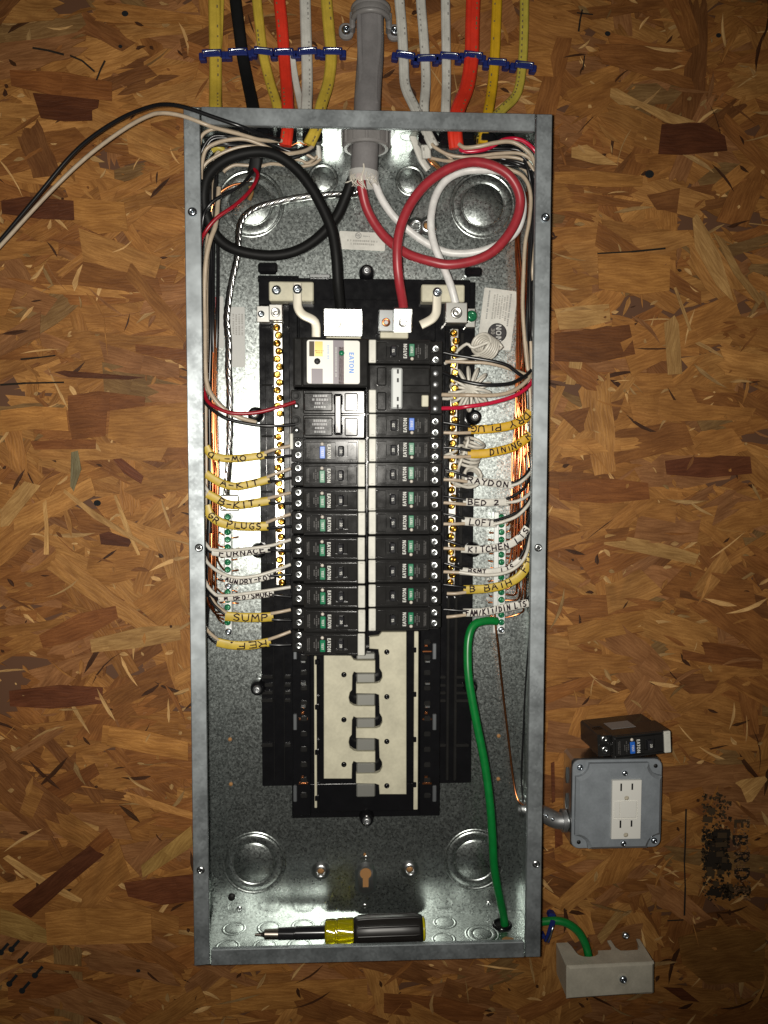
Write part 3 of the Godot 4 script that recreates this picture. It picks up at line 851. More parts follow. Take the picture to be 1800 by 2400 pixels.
func build_stickers() -> void:
	var o := sticker("listing_sticker", "small white certification sticker with a circled mark, between the cable loops", 849, 565, 0.0505, 0.0195, -0.035, M.paper)
	var s := Shape.new()
	s.lathe([Vector2(0.0028, 0.0003), Vector2(0.0034, 0.0003)], 28, Transform3D(Basis(), Vector3(-0.0045, 0.0058, 0)))
	obj("circle", s.done(), M.grey_ink, o)
	obj("lettering", words("UL", 0.0030), M.grey_ink, o, Transform3D(Basis(Vector3(0, 0, 1), -0.4), Vector3(-0.0045, 0.0058, 0.0003)))
	obj("fine_print", small_print([0.16], 0.0018, 0.046, 4), M.grey_ink, o, Transform3D(Basis(), Vector3(0.0042, 0.0052, 0.0003)))
	obj("fine_print", small_print([0.72, 0.55], 0.0034, 0.046, 5), M.faint_ink, o, Transform3D(Basis(), Vector3(0, -0.0002, 0.0003)))
	o = sticker("warranty_sticker", "white paper sticker with lines of print and a black round seal, behind the coiled pigtail", 1166, 748, 0.0376, 0.0655, -0.118, M.paper)
	obj("heading", small_print([0.92], 0.0030, 0.033, 11), M.grey_ink, o, Transform3D(Basis(Vector3(0, 0, 1), -PI / 2), Vector3(-0.0128, 0.0148, 0.0003)))
	obj("heading", small_print([1.0], 0.0030, 0.035, 12), M.grey_ink, o, Transform3D(Basis(Vector3(0, 0, 1), -PI / 2), Vector3(0.0115, 0.0118, 0.0003)))
	obj("fine_print", small_print([0.95, 0.8, 0.9, 0.85, 0.95, 0.9], 0.0029, 0.0285, 13), M.faint_ink, o, Transform3D(Basis(Vector3(0, 0, 1), -PI / 2), Vector3(0.0080, 0.0135, 0.0003)))
	s = Shape.new()
	var star := PackedVector2Array()
	for i in 72:
		var t := TAU * i / 72
		star.append(Vector2(cos(t), sin(t)) * (0.0106 if i % 2 else 0.0092))
	s.slab(star, 0.0002, 0.00035, 0.0, Transform3D(Basis(), Vector3(0.0016, -0.0150, 0)))
	obj("seal", s.done(), M.ink, o)
	obj("seal_lettering", words("NON", 0.0060), M.old_label, o, Transform3D(Basis(Vector3(0, 0, 1), -PI / 2 + 0.12), Vector3(0.0030, -0.0150, 0.0006)))
	obj("seal_lettering", words("30", 0.0042), M.faint_ink, o, Transform3D(Basis(Vector3(0, 0, 1), -PI / 2 + 0.12), Vector3(-0.0035, -0.0140, 0.0006)))
	o = sticker("diagram_sticker", "faded white wiring label on the left of the back plate, right of the twisted conductor", 555, 790, 0.0178, 0.0655, 0.0, M.old_label)
	obj("fine_print", small_print([0.8, 0.8, 0.75, 0.8], 0.0032, 0.028, 21), M.faint_ink, o, Transform3D(Basis(Vector3(0, 0, 1), -PI / 2), Vector3(0.0058, 0.0140, 0.0003)))
	o = sticker("narrow_sticker", "narrow white label behind the copper wires at the left edge", 515, 755, 0.0085, 0.056, 0.0, M.old_label)
	s = Shape.new()
	s.quad(Vector3(-0.0044, 0.010, 0.0003), Vector3(-0.0012, 0.010, 0.0003), Vector3(-0.0012, 0.027, 0.0003), Vector3(-0.0044, 0.027, 0.0003), Vector3(0, 0, 1))
	obj("red_stripe", s.done(), M.red_wire, o)


# ------------------------------------------------------------------ bus chassis
func px_box(s: Shape, x0: float, y0: float, x1: float, y1: float, z0: float, z1: float, bev := 0.0008) -> void:
	var a := spot(x0, y0, z1)
	var b := spot(x1, y1, z1)
	s.span(Vector3(minf(a.x, b.x), minf(a.y, b.y), z0), Vector3(maxf(a.x, b.x), maxf(a.y, b.y), z1), bev)


func px_obj(called: String, q: Array, z0: float, z1: float, bev: float, m: Material, parent: Node) -> void:
	var s := Shape.new()
	px_box(s, q[0], q[1], q[2], q[3], z0, z1, bev)
	obj(called, s.done(), m, parent)


func build_chassis() -> void:
	var c := thing("bus_chassis", "black plastic breaker chassis with cream bus covers on the back plate", "breaker chassis")
	var s := Shape.new()
	px_box(s, 606, 655, 1104, 1835, 0.0045, 0.012)
	px_box(s, 684, 1835, 1030, 1912, 0.0045, 0.012)
	px_box(s, 604, 645, 700, 662, 0.0045, 0.017)
	px_box(s, 606, 650, 1102, 720, 0.0045, 0.018)
	for q in [[604, 614, 650, 640], [1090, 625, 1130, 648]]:
		px_box(s, q[0], q[1], q[2], q[3], 0.005, 0.014, 0.002)
	obj("pan", s.done(), M.black_plastic, c)
	for q in [[684, 1380, 728, 1912], [986, 1380, 1030, 1912], [676, 660, 700, 1390], [1020, 660, 1040, 1390]]:
		px_obj("rail", q, 0.012, 0.026, 0.0008, M.black_plastic, c)
	px_obj("cross_piece", [728, 1840, 986, 1900], 0.010, 0.014, 0.0008, M.black_plastic, c)
	px_obj("cross_piece", [700, 700, 1020, 800], 0.012, 0.020, 0.0008, M.black_plastic, c)
	# the ribs of the pan
	for y in [1585, 1604, 1622, 1640, 1745]:
		for x in [[612, 640], [666, 682], [1030, 1046], [1066, 1100]]:
			px_obj("rib", [x[0], y, x[1], y + 7], 0.0115, 0.0165, 0.001, M.breaker_black, c)
	for y in [900, 1020, 1150, 1290, 1320]:
		for x in [[612, 640], [1074, 1100]]:
			px_obj("rib", [x[0], y, x[1], y + 5], 0.0115, 0.0150, 0.001, M.breaker_black, c)
	for x in [640, 664, 1048, 1066]:
		px_obj("rib", [x, 1400, x + 4, 1830], 0.0115, 0.0160, 0.001, M.breaker_black, c)
	for x in [622, 1080]:
		px_obj("rib", [x, 780, x + 3, 1400], 0.0115, 0.0140, 0.0006, M.breaker_black, c)
	for i in 11:
		for x in [704, 994]:
			px_obj("rib", [x, 1500 + i * 36, x + 16, 1512 + i * 36], 0.025, 0.0285, 0.0012, M.breaker_black, c)
	for y in [1525, 1684, 1835]:
		for q in [[700, 722], [990, 1012]]:
			px_obj("copper_contact", [q[0], y, q[1], y + 4], 0.026, 0.0275, 0.0004, M.copper, c)
			px_obj("copper_contact", [q[0] + 5, y - 16, q[0] + 13, y - 9], 0.026, 0.0272, 0.0006, M.copper, c)
	for y in [1508, 1674, 1842]:
		for x in [687, 1014]:
			px_obj("spring_clip", [x, y, x + 9, y + 38], 0.026, 0.0282, 0.0008, M.dull_zinc, c)
	for y in [1548, 1600, 1654]:
		for x in [704, 996]:
			px_obj("spring_clip", [x, y, x + 13, y + 6], 0.0275, 0.0300, 0.0008, M.bright_zinc, c)
	px_obj("cream_strip", [736, 1538, 743, 1894], 0.026, 0.029, 0.0006, M.cream, c)
	px_obj("cream_strip", [971, 1480, 979, 1898], 0.026, 0.029, 0.0006, M.cream, c)
	for y in [1546, 1652, 1758, 1866]:
		px_obj("strip_tab", [738, y, 748, y + 12], 0.027, 0.0305, 0.0006, M.black_plastic, c)
	for y in [1518, 1622, 1728, 1834]:
		px_obj("strip_tab", [966, y, 976, y + 12], 0.027, 0.0305, 0.0006, M.black_plastic, c)
	# two cream covers whose fingers reach between the grey bus stabs
	var k := 1.0 / 2.765
	var left := PackedVector2Array()
	for q in [[495, 100], [660, 100], [672, 160], [690, 185], [712, 190], [828, 190], [828, 268], [706, 268], [690, 262], [680, 285], [678, 380], [664, 395], [656, 430], [664, 465], [690, 482], [712, 486], [828, 486], [828, 560], [706, 560], [688, 552], [678, 575], [676, 670], [662, 688], [656, 720], [664, 755], [690, 774], [712, 780], [828, 780], [828, 850], [706, 850], [688, 842], [678, 862], [676, 955], [495, 955]]:
		var p := spot(580 + q[0] * k, 1480 + q[1] * k, 0.0315)
		left.append(Vector2(p.x, p.y))
	s = Shape.new()
	s.slab(left, 0.024, 0.0315, 0.0006)
	var cl := obj("bus_cover", s.done(), M.cream, c)
	var right := PackedVector2Array()
	for q in [[1030, 4], [872, 4], [850, 30], [790, 36], [790, 112], [848, 116], [855, 160], [856, 240], [872, 268], [874, 300], [858, 330], [836, 337], [704, 340], [704, 402], [830, 404], [852, 412], [856, 530], [872, 558], [874, 590], [858, 620], [836, 628], [704, 630], [704, 692], [830, 694], [852, 702], [856, 820], [872, 848], [874, 880], [858, 912], [836, 922], [704, 924], [704, 986], [830, 988], [852, 996], [856, 1056], [1030, 1056]]:
		var p := spot(580 + q[0] * k, 1480 + q[1] * k, 0.0315)
		right.append(Vector2(p.x, p.y))
	s = Shape.new()
	s.slab(right, 0.024, 0.0315, 0.0006)
	var cr := obj("bus_cover", s.done(), M.cream, c)
	var dot := screw_head(0.0030, 0.0018, false)
	for q in [[625, 280], [625, 572], [625, 862], [903, 133], [903, 423], [903, 713], [903, 1000]]:
		obj("black_screw", dot, M.black_plastic, cl if q[0] < 700 else cr).position = spot(580 + q[0] * k, 1480 + q[1] * k, 0.0317)
	for y in [[140, 182], [272, 334], [406, 482], [564, 626], [696, 774], [854, 920], [990, 1074]]:
		s = Shape.new()
		px_box(s, 580 + 706 * k, 1480 + y[0] * k, 580 + 828 * k, 1480 + y[1] * k, 0.020, 0.0300, 0.0012)
		obj("bus_stab", s.done(), M.stab_tin, c)
	# mounting posts
	var post := Shape.new()
	post.lathe([Vector2(0, 0.010), Vector2(0.0058, 0.010), Vector2(0.0072, 0.0085), Vector2(0.0078, 0.004), Vector2(0.0086, 0.0), Vector2(0.0086, -0.006)], 20)
	var post_mesh := post.done()
	var stud := screw_head(0.0048, 0.0040, false)
	for q in [[859, 640, 0.010], [859, 1914, 0.008], [605, 1610, 0.008], [1101, 1606, 0.006], [599, 972, 0.012], [1110, 978, 0.012], [606, 1290, 0.012], [1108, 1288, 0.010]]:
		var o := obj("mounting_post", post_mesh, M.black_plastic, c)
		o.position = spot(q[0], q[1], q[2] + 0.006)
		obj("post_screw", stud, M.aged_zinc, o).position = Vector3(0, 0, 0.0102)
	for q in [[630, 659, 735, 706], [988, 666, 1089, 708]]:
		px_obj("terminal_block", q, 0.018, 0.036, 0.0012, M.cream, c)
	for side in 2:
		var pts := [[697, 664], [697, 700], [699, 722], [710, 738], [738, 755], [741, 790]] if side == 0 else [[1024, 690], [1023, 728], [1016, 744], [1004, 753], [986, 762]]
		s = Shape.new()
		s.tube(curve(spots(pts, 0.0385), 5), 0.0048, 8, 0.0012, true, 6.0)
		obj("neutral_strap", s.done(), M.cream_strap, c)
	var head := screw_head(0.0052, 0.003)
	for q in [[648, 680, 0.0365], [697, 678, 0.0395], [1025, 685, 0.0395]]:
		obj("screw", head, M.screw_zinc, c).position = spot(q[0], q[1], q[2])
	# neutral lugs
	for q in [[646, 732, 16.5, 20], [1070, 733, 26, 25]]:
		s = Shape.new()
		px_box(s, q[0] - q[2], q[1] - q[3], q[0] + q[2], q[1] + q[3], 0.026, 0.045, 0.001)
		var lug := obj("neutral_lug", s.done(), M.tin, c)
		s = Shape.new()
		s.lathe([Vector2(0, 0.0005), Vector2(0.0018, 0.0007), Vector2(0.0030, 0.0002), Vector2(0.0042, 0.0013), Vector2(0.0056, 0.0013), Vector2(0.0062, -0.0003)], 24, Transform3D(Basis.from_scale(Vector3.ONE * (1.0 if q[0] > 900 else 0.8)), spot(q[0], q[1], 0.0453)))
		obj("set_screw", s.done(), M.tin, lug)
	px_obj("bonding_plate", [601, 716, 632, 756], 0.018, 0.030, 0.0008, M.tin, c)
	px_obj("bonding_plate", [1090, 722, 1114, 768], 0.012, 0.020, 0.0008, M.tin, c)
	obj("screw", screw_head(0.0036, 0.0022), M.screw_zinc, c).position = spot(612, 736, 0.0302)
	obj("bonding_screw", screw_head(0.0062, 0.004), M.green_screw, c).position = spot(1105, 741, 0.021)
	# main lugs: the left one leans to face the viewer's lamp
	for q in [[804, 756, 45, 32, 0.044, Vector3(0.019, 0.036, 0)], [905, 751, 17.5, 26, 0.040, Vector3(0.10, 0.16, 0)], [944, 752, 22, 29, 0.044, Vector3(0.07, -0.10, 0)]]:
		var at := spot(q[0], q[1], q[4])
		var o := Node3D.new()
		o.name = "main_lug"
		c.add_child(o, true)
		var aim: Vector3 = (EYE - at).normalized() + q[5] * Vector3(1, 1, 0)
		o.transform = facing(at, aim)
		var sc: float = (EYE.z - q[4]) / FOCAL
		s = Shape.new()
		s.box(Vector3(0, 0, -0.008), Vector3(q[2] * 2 * sc, q[3] * 2 * sc, 0.016), 0.0012)
		obj("lug_body", s.done(), M.bright_zinc, o)
		s = Shape.new()
		s.lathe([Vector2(0, -0.0004), Vector2(0.0022, -0.0002), Vector2(0.0028, 0.0012), Vector2(0.0040, 0.0012), Vector2(0.0046, -0.0002)], 20, Transform3D(Basis(), Vector3(-0.006 if q[0] < 850 else 0.0, -0.002, 0.0002)))
		obj("set_screw", s.done(), M.tin if q[0] != 905 else M.copper, o)
	px_obj("lug_foot", [764, 786, 846, 797], 0.030, 0.040, 0.0008, M.cream, c)
	px_obj("lug_foot", [891, 778, 957, 793], 0.030, 0.040, 0.0008, M.cream, c)
	px_obj("spring_clip", [725, 641, 774, 652], 0.016, 0.0185, 0.0008, M.bright_zinc, c)
	# neutral bars with their brass screws
	var brass := screw_head(0.0041, 0.0030)
	for side in 2:
		var a: Array = [651, 757, 658, 1372, 34, 11.0] if side == 0 else [1066, 770, 1057, 1372, 33, 9.5]
		var p0 := spot(a[0], a[1], 0.036)
		var p1 := spot(a[2], a[3], 0.036)
		var m := (p0 + p1) * 0.5
		s = Shape.new()
		s.box(Vector3(m.x, m.y, 0.031), Vector3(a[5] * 2 * 0.00046, (p0 - p1).length(), 0.010), 0.0008, Basis(Vector3(0, 0, 1), atan2(p1.x - p0.x, p0.y - p1.y)))
		var bar := obj("neutral_bar", s.done(), M.tin, c)
		var lean := Basis(Vector3(0, 1, 0), 0.085 if side == 0 else 0.03)
		bar.transform = Transform3D(lean, Vector3(m.x, 0, 0.036) - lean * Vector3(m.x, 0, 0.036))
		rng.seed = 90 + side
		for i in a[4]:
			if i == (12 if side == 0 else 23) or (side == 0 and i == 24):
				continue
			var f: float = (i + 0.6) / a[4]
			var at := p0.lerp(p1, f) + Vector3((0.0011 if i % 2 else -0.0009) + rng.randf_range(-0.0004, 0.0004), 0, rng.randf_range(-0.0004, 0.0012))
			obj("brass_screw", brass, M.brass, bar, Transform3D(Basis.from_euler(Vector3(rng.randf_range(-0.22, 0.22), rng.randf_range(-0.22, 0.22), rng.randf_range(0, 3))), at))


func build_ground_bars() -> void:
	var gs := screw_head(0.0036, 0.0030)
	var silver := screw_head(0.0036, 0.0024)
	for side in 2:
		var x: float = 533.5 if side == 0 else 1175.0
		var o := thing("ground_bar", "pale metal ground bar with green screws on the %s side of the back plate" % ("left" if side == 0 else "right"), "ground bar", Vector3(), "ground bars")
		var s := Shape.new()
		px_box(s, x - (9 if side == 0 else 17), 1204, x + (11 if side == 0 else 9), 1486, 0.004, 0.016, 0.0008)
		if side == 1:
			px_box(s, x - 17, 1200, x - 8, 1484, 0.010, 0.019, 0.0006)
		obj("bar", s.done(), M.bar_white, o)
		if side == 0:
			s = Shape.new()
			px_box(s, 516, 1160, 560, 1198, 0.006, 0.026, 0.0012)
			s.lathe([Vector2(0.002, 0.0), Vector2(0.0044, 0.0008), Vector2(0.0052, 0.0)], 20, Transform3D(Basis(), spot(526, 1184, 0.0262)))
			obj("lug", s.done(), M.tin, o)
		for i in 15:
			var y := 1212.0 + i * 17.6
			if side == 0 and i == 9:
				continue
			obj("green_screw", gs, M.green_screw, o, Transform3D(Basis.from_euler(Vector3(rng.randf_range(-0.15, 0.15), rng.randf_range(-0.15, 0.15), i * 0.7)), spot(x, y, 0.0162)))
		for y in ([1374, 1480] if side == 0 else [1365, 1476]):
			obj("mounting_screw", silver, M.screw_zinc, o).position = spot(x + (2 if side == 0 else 0), y, 0.0172)


# ------------------------------------------------------------------ breakers
const PITCH := 0.0254
var row0 := 0.0
var column_x := 0.0


func breaker_parts(o: Node3D, button: Material, amps: String) -> void:
	var s := Shape.new()
	s.span(Vector3(0.0006, -0.0125, 0), Vector3(0.0655, 0.0125, 0.034), 0.0008)
	s.span(Vector3(0.0088, 0.0103, 0.030), Vector3(0.0640, 0.0121, 0.0362), 0.0005)
	s.span(Vector3(0.0088, -0.0121, 0.030), Vector3(0.0640, -0.0103, 0.0362), 0.0005)
	s.span(Vector3(0.0648, -0.0120, 0), Vector3(0.0790, 0.0120, 0.0255), 0.0010)
	s.span(Vector3(0.0648, -0.0012, 0.020), Vector3(0.0780, 0.0002, 0.0300), 0.0004)
	s.span(Vector3(0.0648, -0.0123, 0.020), Vector3(0.0760, -0.0109, 0.0300), 0.0004)
	obj("body", s.done(), M.breaker_black, o)
	s = Shape.new()
	s.span(Vector3(0.0093, -0.0094, 0.030), Vector3(0.0193, 0.0094, 0.0371), 0.0006)
	s.span(Vector3(0.0315, -0.0094, 0.030), Vector3(0.0636, 0.0094, 0.0371), 0.0006)
	s.span(Vector3(0.0189, 0.0058, 0.030), Vector3(0.0319, 0.0094, 0.0370), 0.0)
	s.span(Vector3(0.0189, -0.0094, 0.030), Vector3(0.0319, -0.0057, 0.0370), 0.0)
	obj("face", s.done(), M.breaker_black, o)
	s = Shape.new()
	s.slab(rounded(0.0074, 0.0236, 0.0011), 0.033, 0.0366, 0.0007, Transform3D(Basis(), Vector3(0.0046, 0, 0)))
	var pad := obj("number_pad", s.done(), M.off_white, o)
	obj("fine_print", small_print([0.5], 0.0012, 0.006, 3), M.faint_ink, pad, Transform3D(Basis(), Vector3(0.0046, -0.0098, 0.0367)))
	s = Shape.new()
	s.box(Vector3(0.0259, 0, 0.0362), Vector3(0.0056, 0.0108, 0.0100), 0.0010, Basis(Vector3(0, 1, 0), 0.10))
	var hd := obj("handle", s.done(), M.grey_handle, o)
	obj("rating", words(amps, 0.0026), M.white_ink, hd, Transform3D(Basis(Vector3(0, 0, 1), PI / 2) * Basis(Vector3(0, 1, 0), 0.0), Vector3(0.0259, 0, 0.0413)))
	s = Shape.new()
	s.span(Vector3(0.0425, -0.0050, 0.034), Vector3(0.0480, 0.0078, 0.0382), 0.0005)
	var b := obj("test_button", s.done(), button, o)
	obj("lettering", words("TEST", 0.0024), M.white_ink, b, Transform3D(Basis(Vector3(0, 0, 1), PI / 2), Vector3(0.0453, 0.0016, 0.0383)))
	s = Shape.new()
	s.lathe([Vector2(0, 0.0012), Vector2(0.0012, 0.0009), Vector2(0.0018, 0.0), Vector2(0.0019, -0.001)], 14, Transform3D(Basis(), Vector3(0.0456, -0.0073, 0.0372)))
	obj("status_light", s.done(), M.pilot_lens, o)
	obj("logo", words("EATON", 0.0036), M.white_ink, o, Transform3D(Basis(Vector3(0, 0, 1), PI / 2).scaled(Vector3(1, 0.93, 1)), Vector3(0.0385, 0.0004, 0.0372)))
	obj("fine_print", small_print([0.45, 0.95, 0.4], 0.0021, 0.0135, 7), M.faint_print, o, Transform3D(Basis(Vector3(0, 0, 1), PI / 2), Vector3(0.0500, 0.0, 0.0373)))
	obj("fine_print", small_print([0.9, 0.8], 0.0016, 0.0160, 9), M.faint_print, o, Transform3D(Basis(Vector3(0, 0, 1), PI / 2), Vector3(0.0595, 0.0, 0.0373)))
	for y in [0.0046, -0.0069]:
		s = Shape.new()
		s.lathe([Vector2(0.0007, 0.0006), Vector2(0.0011, 0.0014), Vector2(0.0036, 0.0014), Vector2(0.0042, 0.0006), Vector2(0.0042, -0.0008)], 18, Transform3D(Basis(), Vector3(0.0716, y, 0.0262)))
		var ts := obj("terminal_screw", s.done(), M.bright_zinc, o)
		s = Shape.new()
		s.lathe([Vector2(0, 0.0006), Vector2(0.0008, 0.0006)], 10, Transform3D(Basis(), Vector3(0.0716, y, 0.0262)))
		obj("socket", s.done(), M.deep_black, ts)
		s = Shape.new()
		s.span(Vector3(0.0700, y - 0.0055, 0.0252), Vector3(0.0730, y - 0.0042, 0.0262), 0.0003)
		obj("clamp", s.done(), M.tin, o)


func seat(o: Node3D, right: bool, row: float, z := 0.0285) -> void:
	o.position = Vector3(column_x, row0 - row * PITCH, z)
	o.rotation = Vector3(0, 0, 0) if right else Vector3(0, 0, PI)
	# breakers never sit quite true on their stabs
	var r := RandomNumberGenerator.new()
	r.seed = int(row * 10.0) + 700
	var lean := (Vector2(-0.02, 0.05) if row < -2.0 else Vector2(0.052, -0.042)) if not right else Vector2(0.02, 0.012)
	o.basis = Basis(Vector3(1, 0, 0), lean.x + r.randf_range(-0.012, 0.012)) * Basis(Vector3(0, 1, 0), lean.y + r.randf_range(-0.008, 0.008)) * o.basis


func build_breakers() -> void:
	row0 = spot(950, 996, 0.064).y
	column_x = spot(861, 1200, 0.064).x
	var first := {}
	var plan := [
		[true, -3, "green_button", "15", "near the top right, beside the tightest coiled pigtail"], [true, 0, "blue_button", "20", "with a blue test button, wired to the DRY PLUG sleeve"], [true, 1, "green_button", "20", "wired to the DINING sleeve"], [true, 2, "green_button", "15", "wired to the RAYDON sleeve"],
		[true, 3, "green_button", "15", "wired to the BED 2 sleeve"], [true, 4, "green_button", "15", "wired to the LOFT sleeve"], [true, 5, "green_button", "15", "wired to the KITCHEN LTS sleeve"], [true, 6, "green_button", "15", "wired to the BSMT LTS sleeve"], [true, 7, "green_button", "20", "wired to the B BATH sleeve"], [true, 8, "green_button", "15", "wired to the FAM/KIT/DIN LTS sleeve"],
		[false, 1, "blue_button", "20", "with a blue test button, top single of the left column"], [false, 2, "green_button", "20", "wired to the A-KIT sleeve"], [false, 3, "green_button", "20", "wired to the B-KIT sleeve"], [false, 4, "green_button", "20", "wired to the PLUGS sleeve"], [false, 5, "green_button", "15", "wired to the FURNACE sleeve"],
		[false, 6, "green_button", "15", "wired to the LAUNDRY sleeve"], [false, 7, "green_button", "15", "wired to the M BED/SMOKE sleeve"], [false, 8, "green_button", "20", "wired to the SUMP sleeve"], [false, 9, "green_button", "20", "lowest of the left column, above the cream bus covers"],
	]
	for q in plan:
		var key: String = q[2] + q[3]
		var o: Node3D
		if first.has(key):
			o = first[key].duplicate()
			o.name = "circuit_breaker"
			add_child(o, true)
		else:
			o = thing("circuit_breaker", "", "circuit breaker")
			breaker_parts(o, M[q[2]], q[3])
			first[key] = o
		tag(o, "black single circuit breaker " + q[4], "circuit breaker", "single circuit breakers")
		seat(o, q[0], q[1])
	# the spare one, standing on the receptacle box
	var spare: Node3D = first["blue_button15"].duplicate() if first.has("blue_button15") else first["blue_button20"].duplicate()
	spare.name = "circuit_breaker"
	add_child(spare, true)
	tag(spare, "spare black circuit breaker with a blue test button, lying on top of the receptacle box", "circuit breaker")
	spare.transform = Transform3D(Basis(Vector3(0, 0, 1), PI + 0.06) * Basis(Vector3(0, 1, 0), -0.10), Vector3(0, 0, 0))
	var at := spot(1574, 1738, 0.066)
	spare.position = at - spare.basis * Vector3(0.0, 0.0, 0.036)
	var s := Shape.new()
	s.span(Vector3(0.004, -0.0124, -0.026), Vector3(0.074, 0.0124, 0.001), 0.001)
	s.span(Vector3(0.030, -0.0120, -0.0275), Vector3(0.078, 0.0120, 0.012), 0.002)
	obj("case", s.done(), M.breaker_black, spare)
	s = Shape.new()
	s.box(Vector3(0.044, -0.0126, 0.004), Vector3(0.028, 0.0004, 0.021), 0.0)
	obj("rating_label", s.done(), M.grey_label, spare)
	# two-pole breaker with a black tie handle, upper left
	var d := thing("two_pole_breaker", "black two-pole breaker with a long black tie handle, upper left", "circuit breaker")
	seat(d, false, -0.5)
	s = Shape.new()
	s.span(Vector3(0.0006, -0.0252, 0), Vector3(0.0790, 0.0252, 0.0255), 0.0010)
	for sg in [-1, 1]:
		s.span(Vector3(0.0012, sg * PITCH / 2 - 0.0122, 0), Vector3(0.0655, sg * PITCH / 2 + 0.0122, 0.034), 0.0012)
	obj("body", s.done(), M.breaker_black, d)
	for sg in [-1, 1]:
		s = Shape.new()
		var y: float = sg * PITCH / 2
		s.span(Vector3(0.0085, y - 0.0095, 0.033), Vector3(0.0222, y + 0.0095, 0.0372), 0.0012)
		s.span(Vector3(0.0345, y - 0.0095, 0.033), Vector3(0.0640, y + 0.0095, 0.0372), 0.0012)
		s.span(Vector3(0.0222, y + 0.0062, 0.033), Vector3(0.0345, y + 0.0095, 0.0370))
		s.span(Vector3(0.0222, y - 0.0095, 0.033), Vector3(0.0345, y - 0.0062, 0.0370))
		obj("face", s.done(), M.breaker_black, d)
		obj("moulded_print", small_print([0.8, 0.95, 0.6, 0.7], 0.0038, 0.016, 40 + sg), M.moulded, d, Transform3D(Basis(Vector3(0, 0, 1), PI), Vector3(0.048, y - 0.006, 0.0373)))
		s = Shape.new()
		s.lathe([Vector2(0, 0.0012), Vector2(0.0026, 0.001), Vector2(0.0034, 0.0), Vector2(0.0034, -0.002)], 16, Transform3D(Basis(), Vector3(0.0735, y + 0.004, 0.0255)))
		obj("terminal_screw", s.done(), M.bright_zinc, d)
		s = Shape.new()
		s.lathe([Vector2(0, 0.0004), Vector2(0.0034, 0.0004), Vector2(0.0044, 0.0012), Vector2(0.005, 0.0)], 16, Transform3D(Basis(), Vector3(0.0735, y - 0.0065, 0.0256)))
		obj("wire_port", s.done(), M.deep_black, d)
	s = Shape.new()
	s.box(Vector3(0.0284, 0, 0.0425), Vector3(0.0078, 0.040, 0.0105), 0.0016)
	s.box(Vector3(0.0284, 0.0150, 0.0410), Vector3(0.0092, 0.0120, 0.0110), 0.0016)
	s.box(Vector3(0.0284, -0.0150, 0.0410), Vector3(0.0092, 0.0120, 0.0110), 0.0016)
	obj("tie_handle", s.done(), M.black_plastic, d)
	s = Shape.new()
	s.span(Vector3(0.0765, 0.020, 0.024), Vector3(0.0800, 0.0365, 0.030), 0.0006)
	obj("white_tab", s.done(), M.off_white, d)
	# two-pole breaker with a white tie bar, upper right
	d = thing("two_pole_breaker", "black two-pole breaker with a white tie bar and a cream test button, upper right", "circuit breaker")
	seat(d, true, -1.5)
	s = Shape.new()
	s.span(Vector3(0.0006, -0.0252, 0), Vector3(0.0790, 0.0252, 0.0255), 0.0010)
	s.span(Vector3(0.0012, -0.0250, 0), Vector3(0.0655, 0.0250, 0.034), 0.0012)
	obj("body", s.done(), M.breaker_black, d)
	for sg in [-1, 1]:
		var y: float = sg * PITCH / 2
		s = Shape.new()
		s.span(Vector3(0.0090, y - 0.0095, 0.033), Vector3(0.0190, y + 0.0095, 0.0372), 0.0012)
		s.span(Vector3(0.0310, y - 0.0095, 0.033), Vector3(0.0640, y + 0.0095, 0.0372), 0.0012)
		s.span(Vector3(0.0190, y + 0.0062, 0.033), Vector3(0.0310, y + 0.0095, 0.0370))
		s.span(Vector3(0.0190, y - 0.0095, 0.033), Vector3(0.0310, y - 0.0062, 0.0370))
		obj("face", s.done(), M.breaker_black, d)
		for k in 2:
			s = Shape.new()
			s.lathe([Vector2(0, 0.0008), Vector2(0.0026, 0.001), Vector2(0.0034, 0.0), Vector2(0.0034, -0.002)], 16, Transform3D(Basis(), Vector3(0.0716, y + 0.0045 - k * 0.0115, 0.0258)))
			obj("terminal_screw", s.done(), M.aged_zinc, d)
	s = Shape.new()
	s.slab(rounded(0.0112, 0.0415, 0.002), 0.036, 0.0475, 0.0016, Transform3D(Basis(), Vector3(0.0292, 0, 0)))
	var bar := obj("tie_bar", s.done(), M.bar_plastic, d)
	s = Shape.new()
	for y in [0.0170, 0.0082, -0.0108, -0.0185]:
		s.box(Vector3(0.0300, y, 0.0475), Vector3(0.0020, 0.0042, 0.0004))
	obj("slot", s.done(), M.deep_black, bar)
	s = Shape.new()
	s.slab(rounded(0.0074, 0.0236, 0.0011), 0.033, 0.0366, 0.0007, Transform3D(Basis(), Vector3(0.0046, -PITCH / 2, 0)))
	obj("number_pad", s.done(), M.off_white, d)
	s = Shape.new()
	s.span(Vector3(0.0555, -0.0182, 0.035), Vector3(0.0628, -0.0062, 0.0392), 0.0008)
	obj("test_button", s.done(), M.cream, d)
	# surge module with a white face
	d = thing("surge_module", "square black surge protection module with a white printed face, top of the left column", "surge protector")
	seat(d, false, -2.5)
	s = Shape.new()
	s.span(Vector3(0.0006, -0.0252, 0), Vector3(0.0785, 0.0252, 0.030), 0.0012)
	s.span(Vector3(0.0012, -0.0248, 0), Vector3(0.0690, 0.0248, 0.034), 0.0014)
	s.span(Vector3(0.0690, -0.0245, 0), Vector3(0.0775, 0.0245, 0.032), 0.0012)
	obj("body", s.done(), M.breaker_black, d)
	# on the face, u runs rightwards and v upwards as the viewer sees it
	var f := Node3D.new()
	f.name = "face"
	d.add_child(f)
	f.transform = Transform3D(Basis(Vector3(0, 0, 1), PI), Vector3(0.0370, 0.0, 0.0346))
	s = Shape.new()
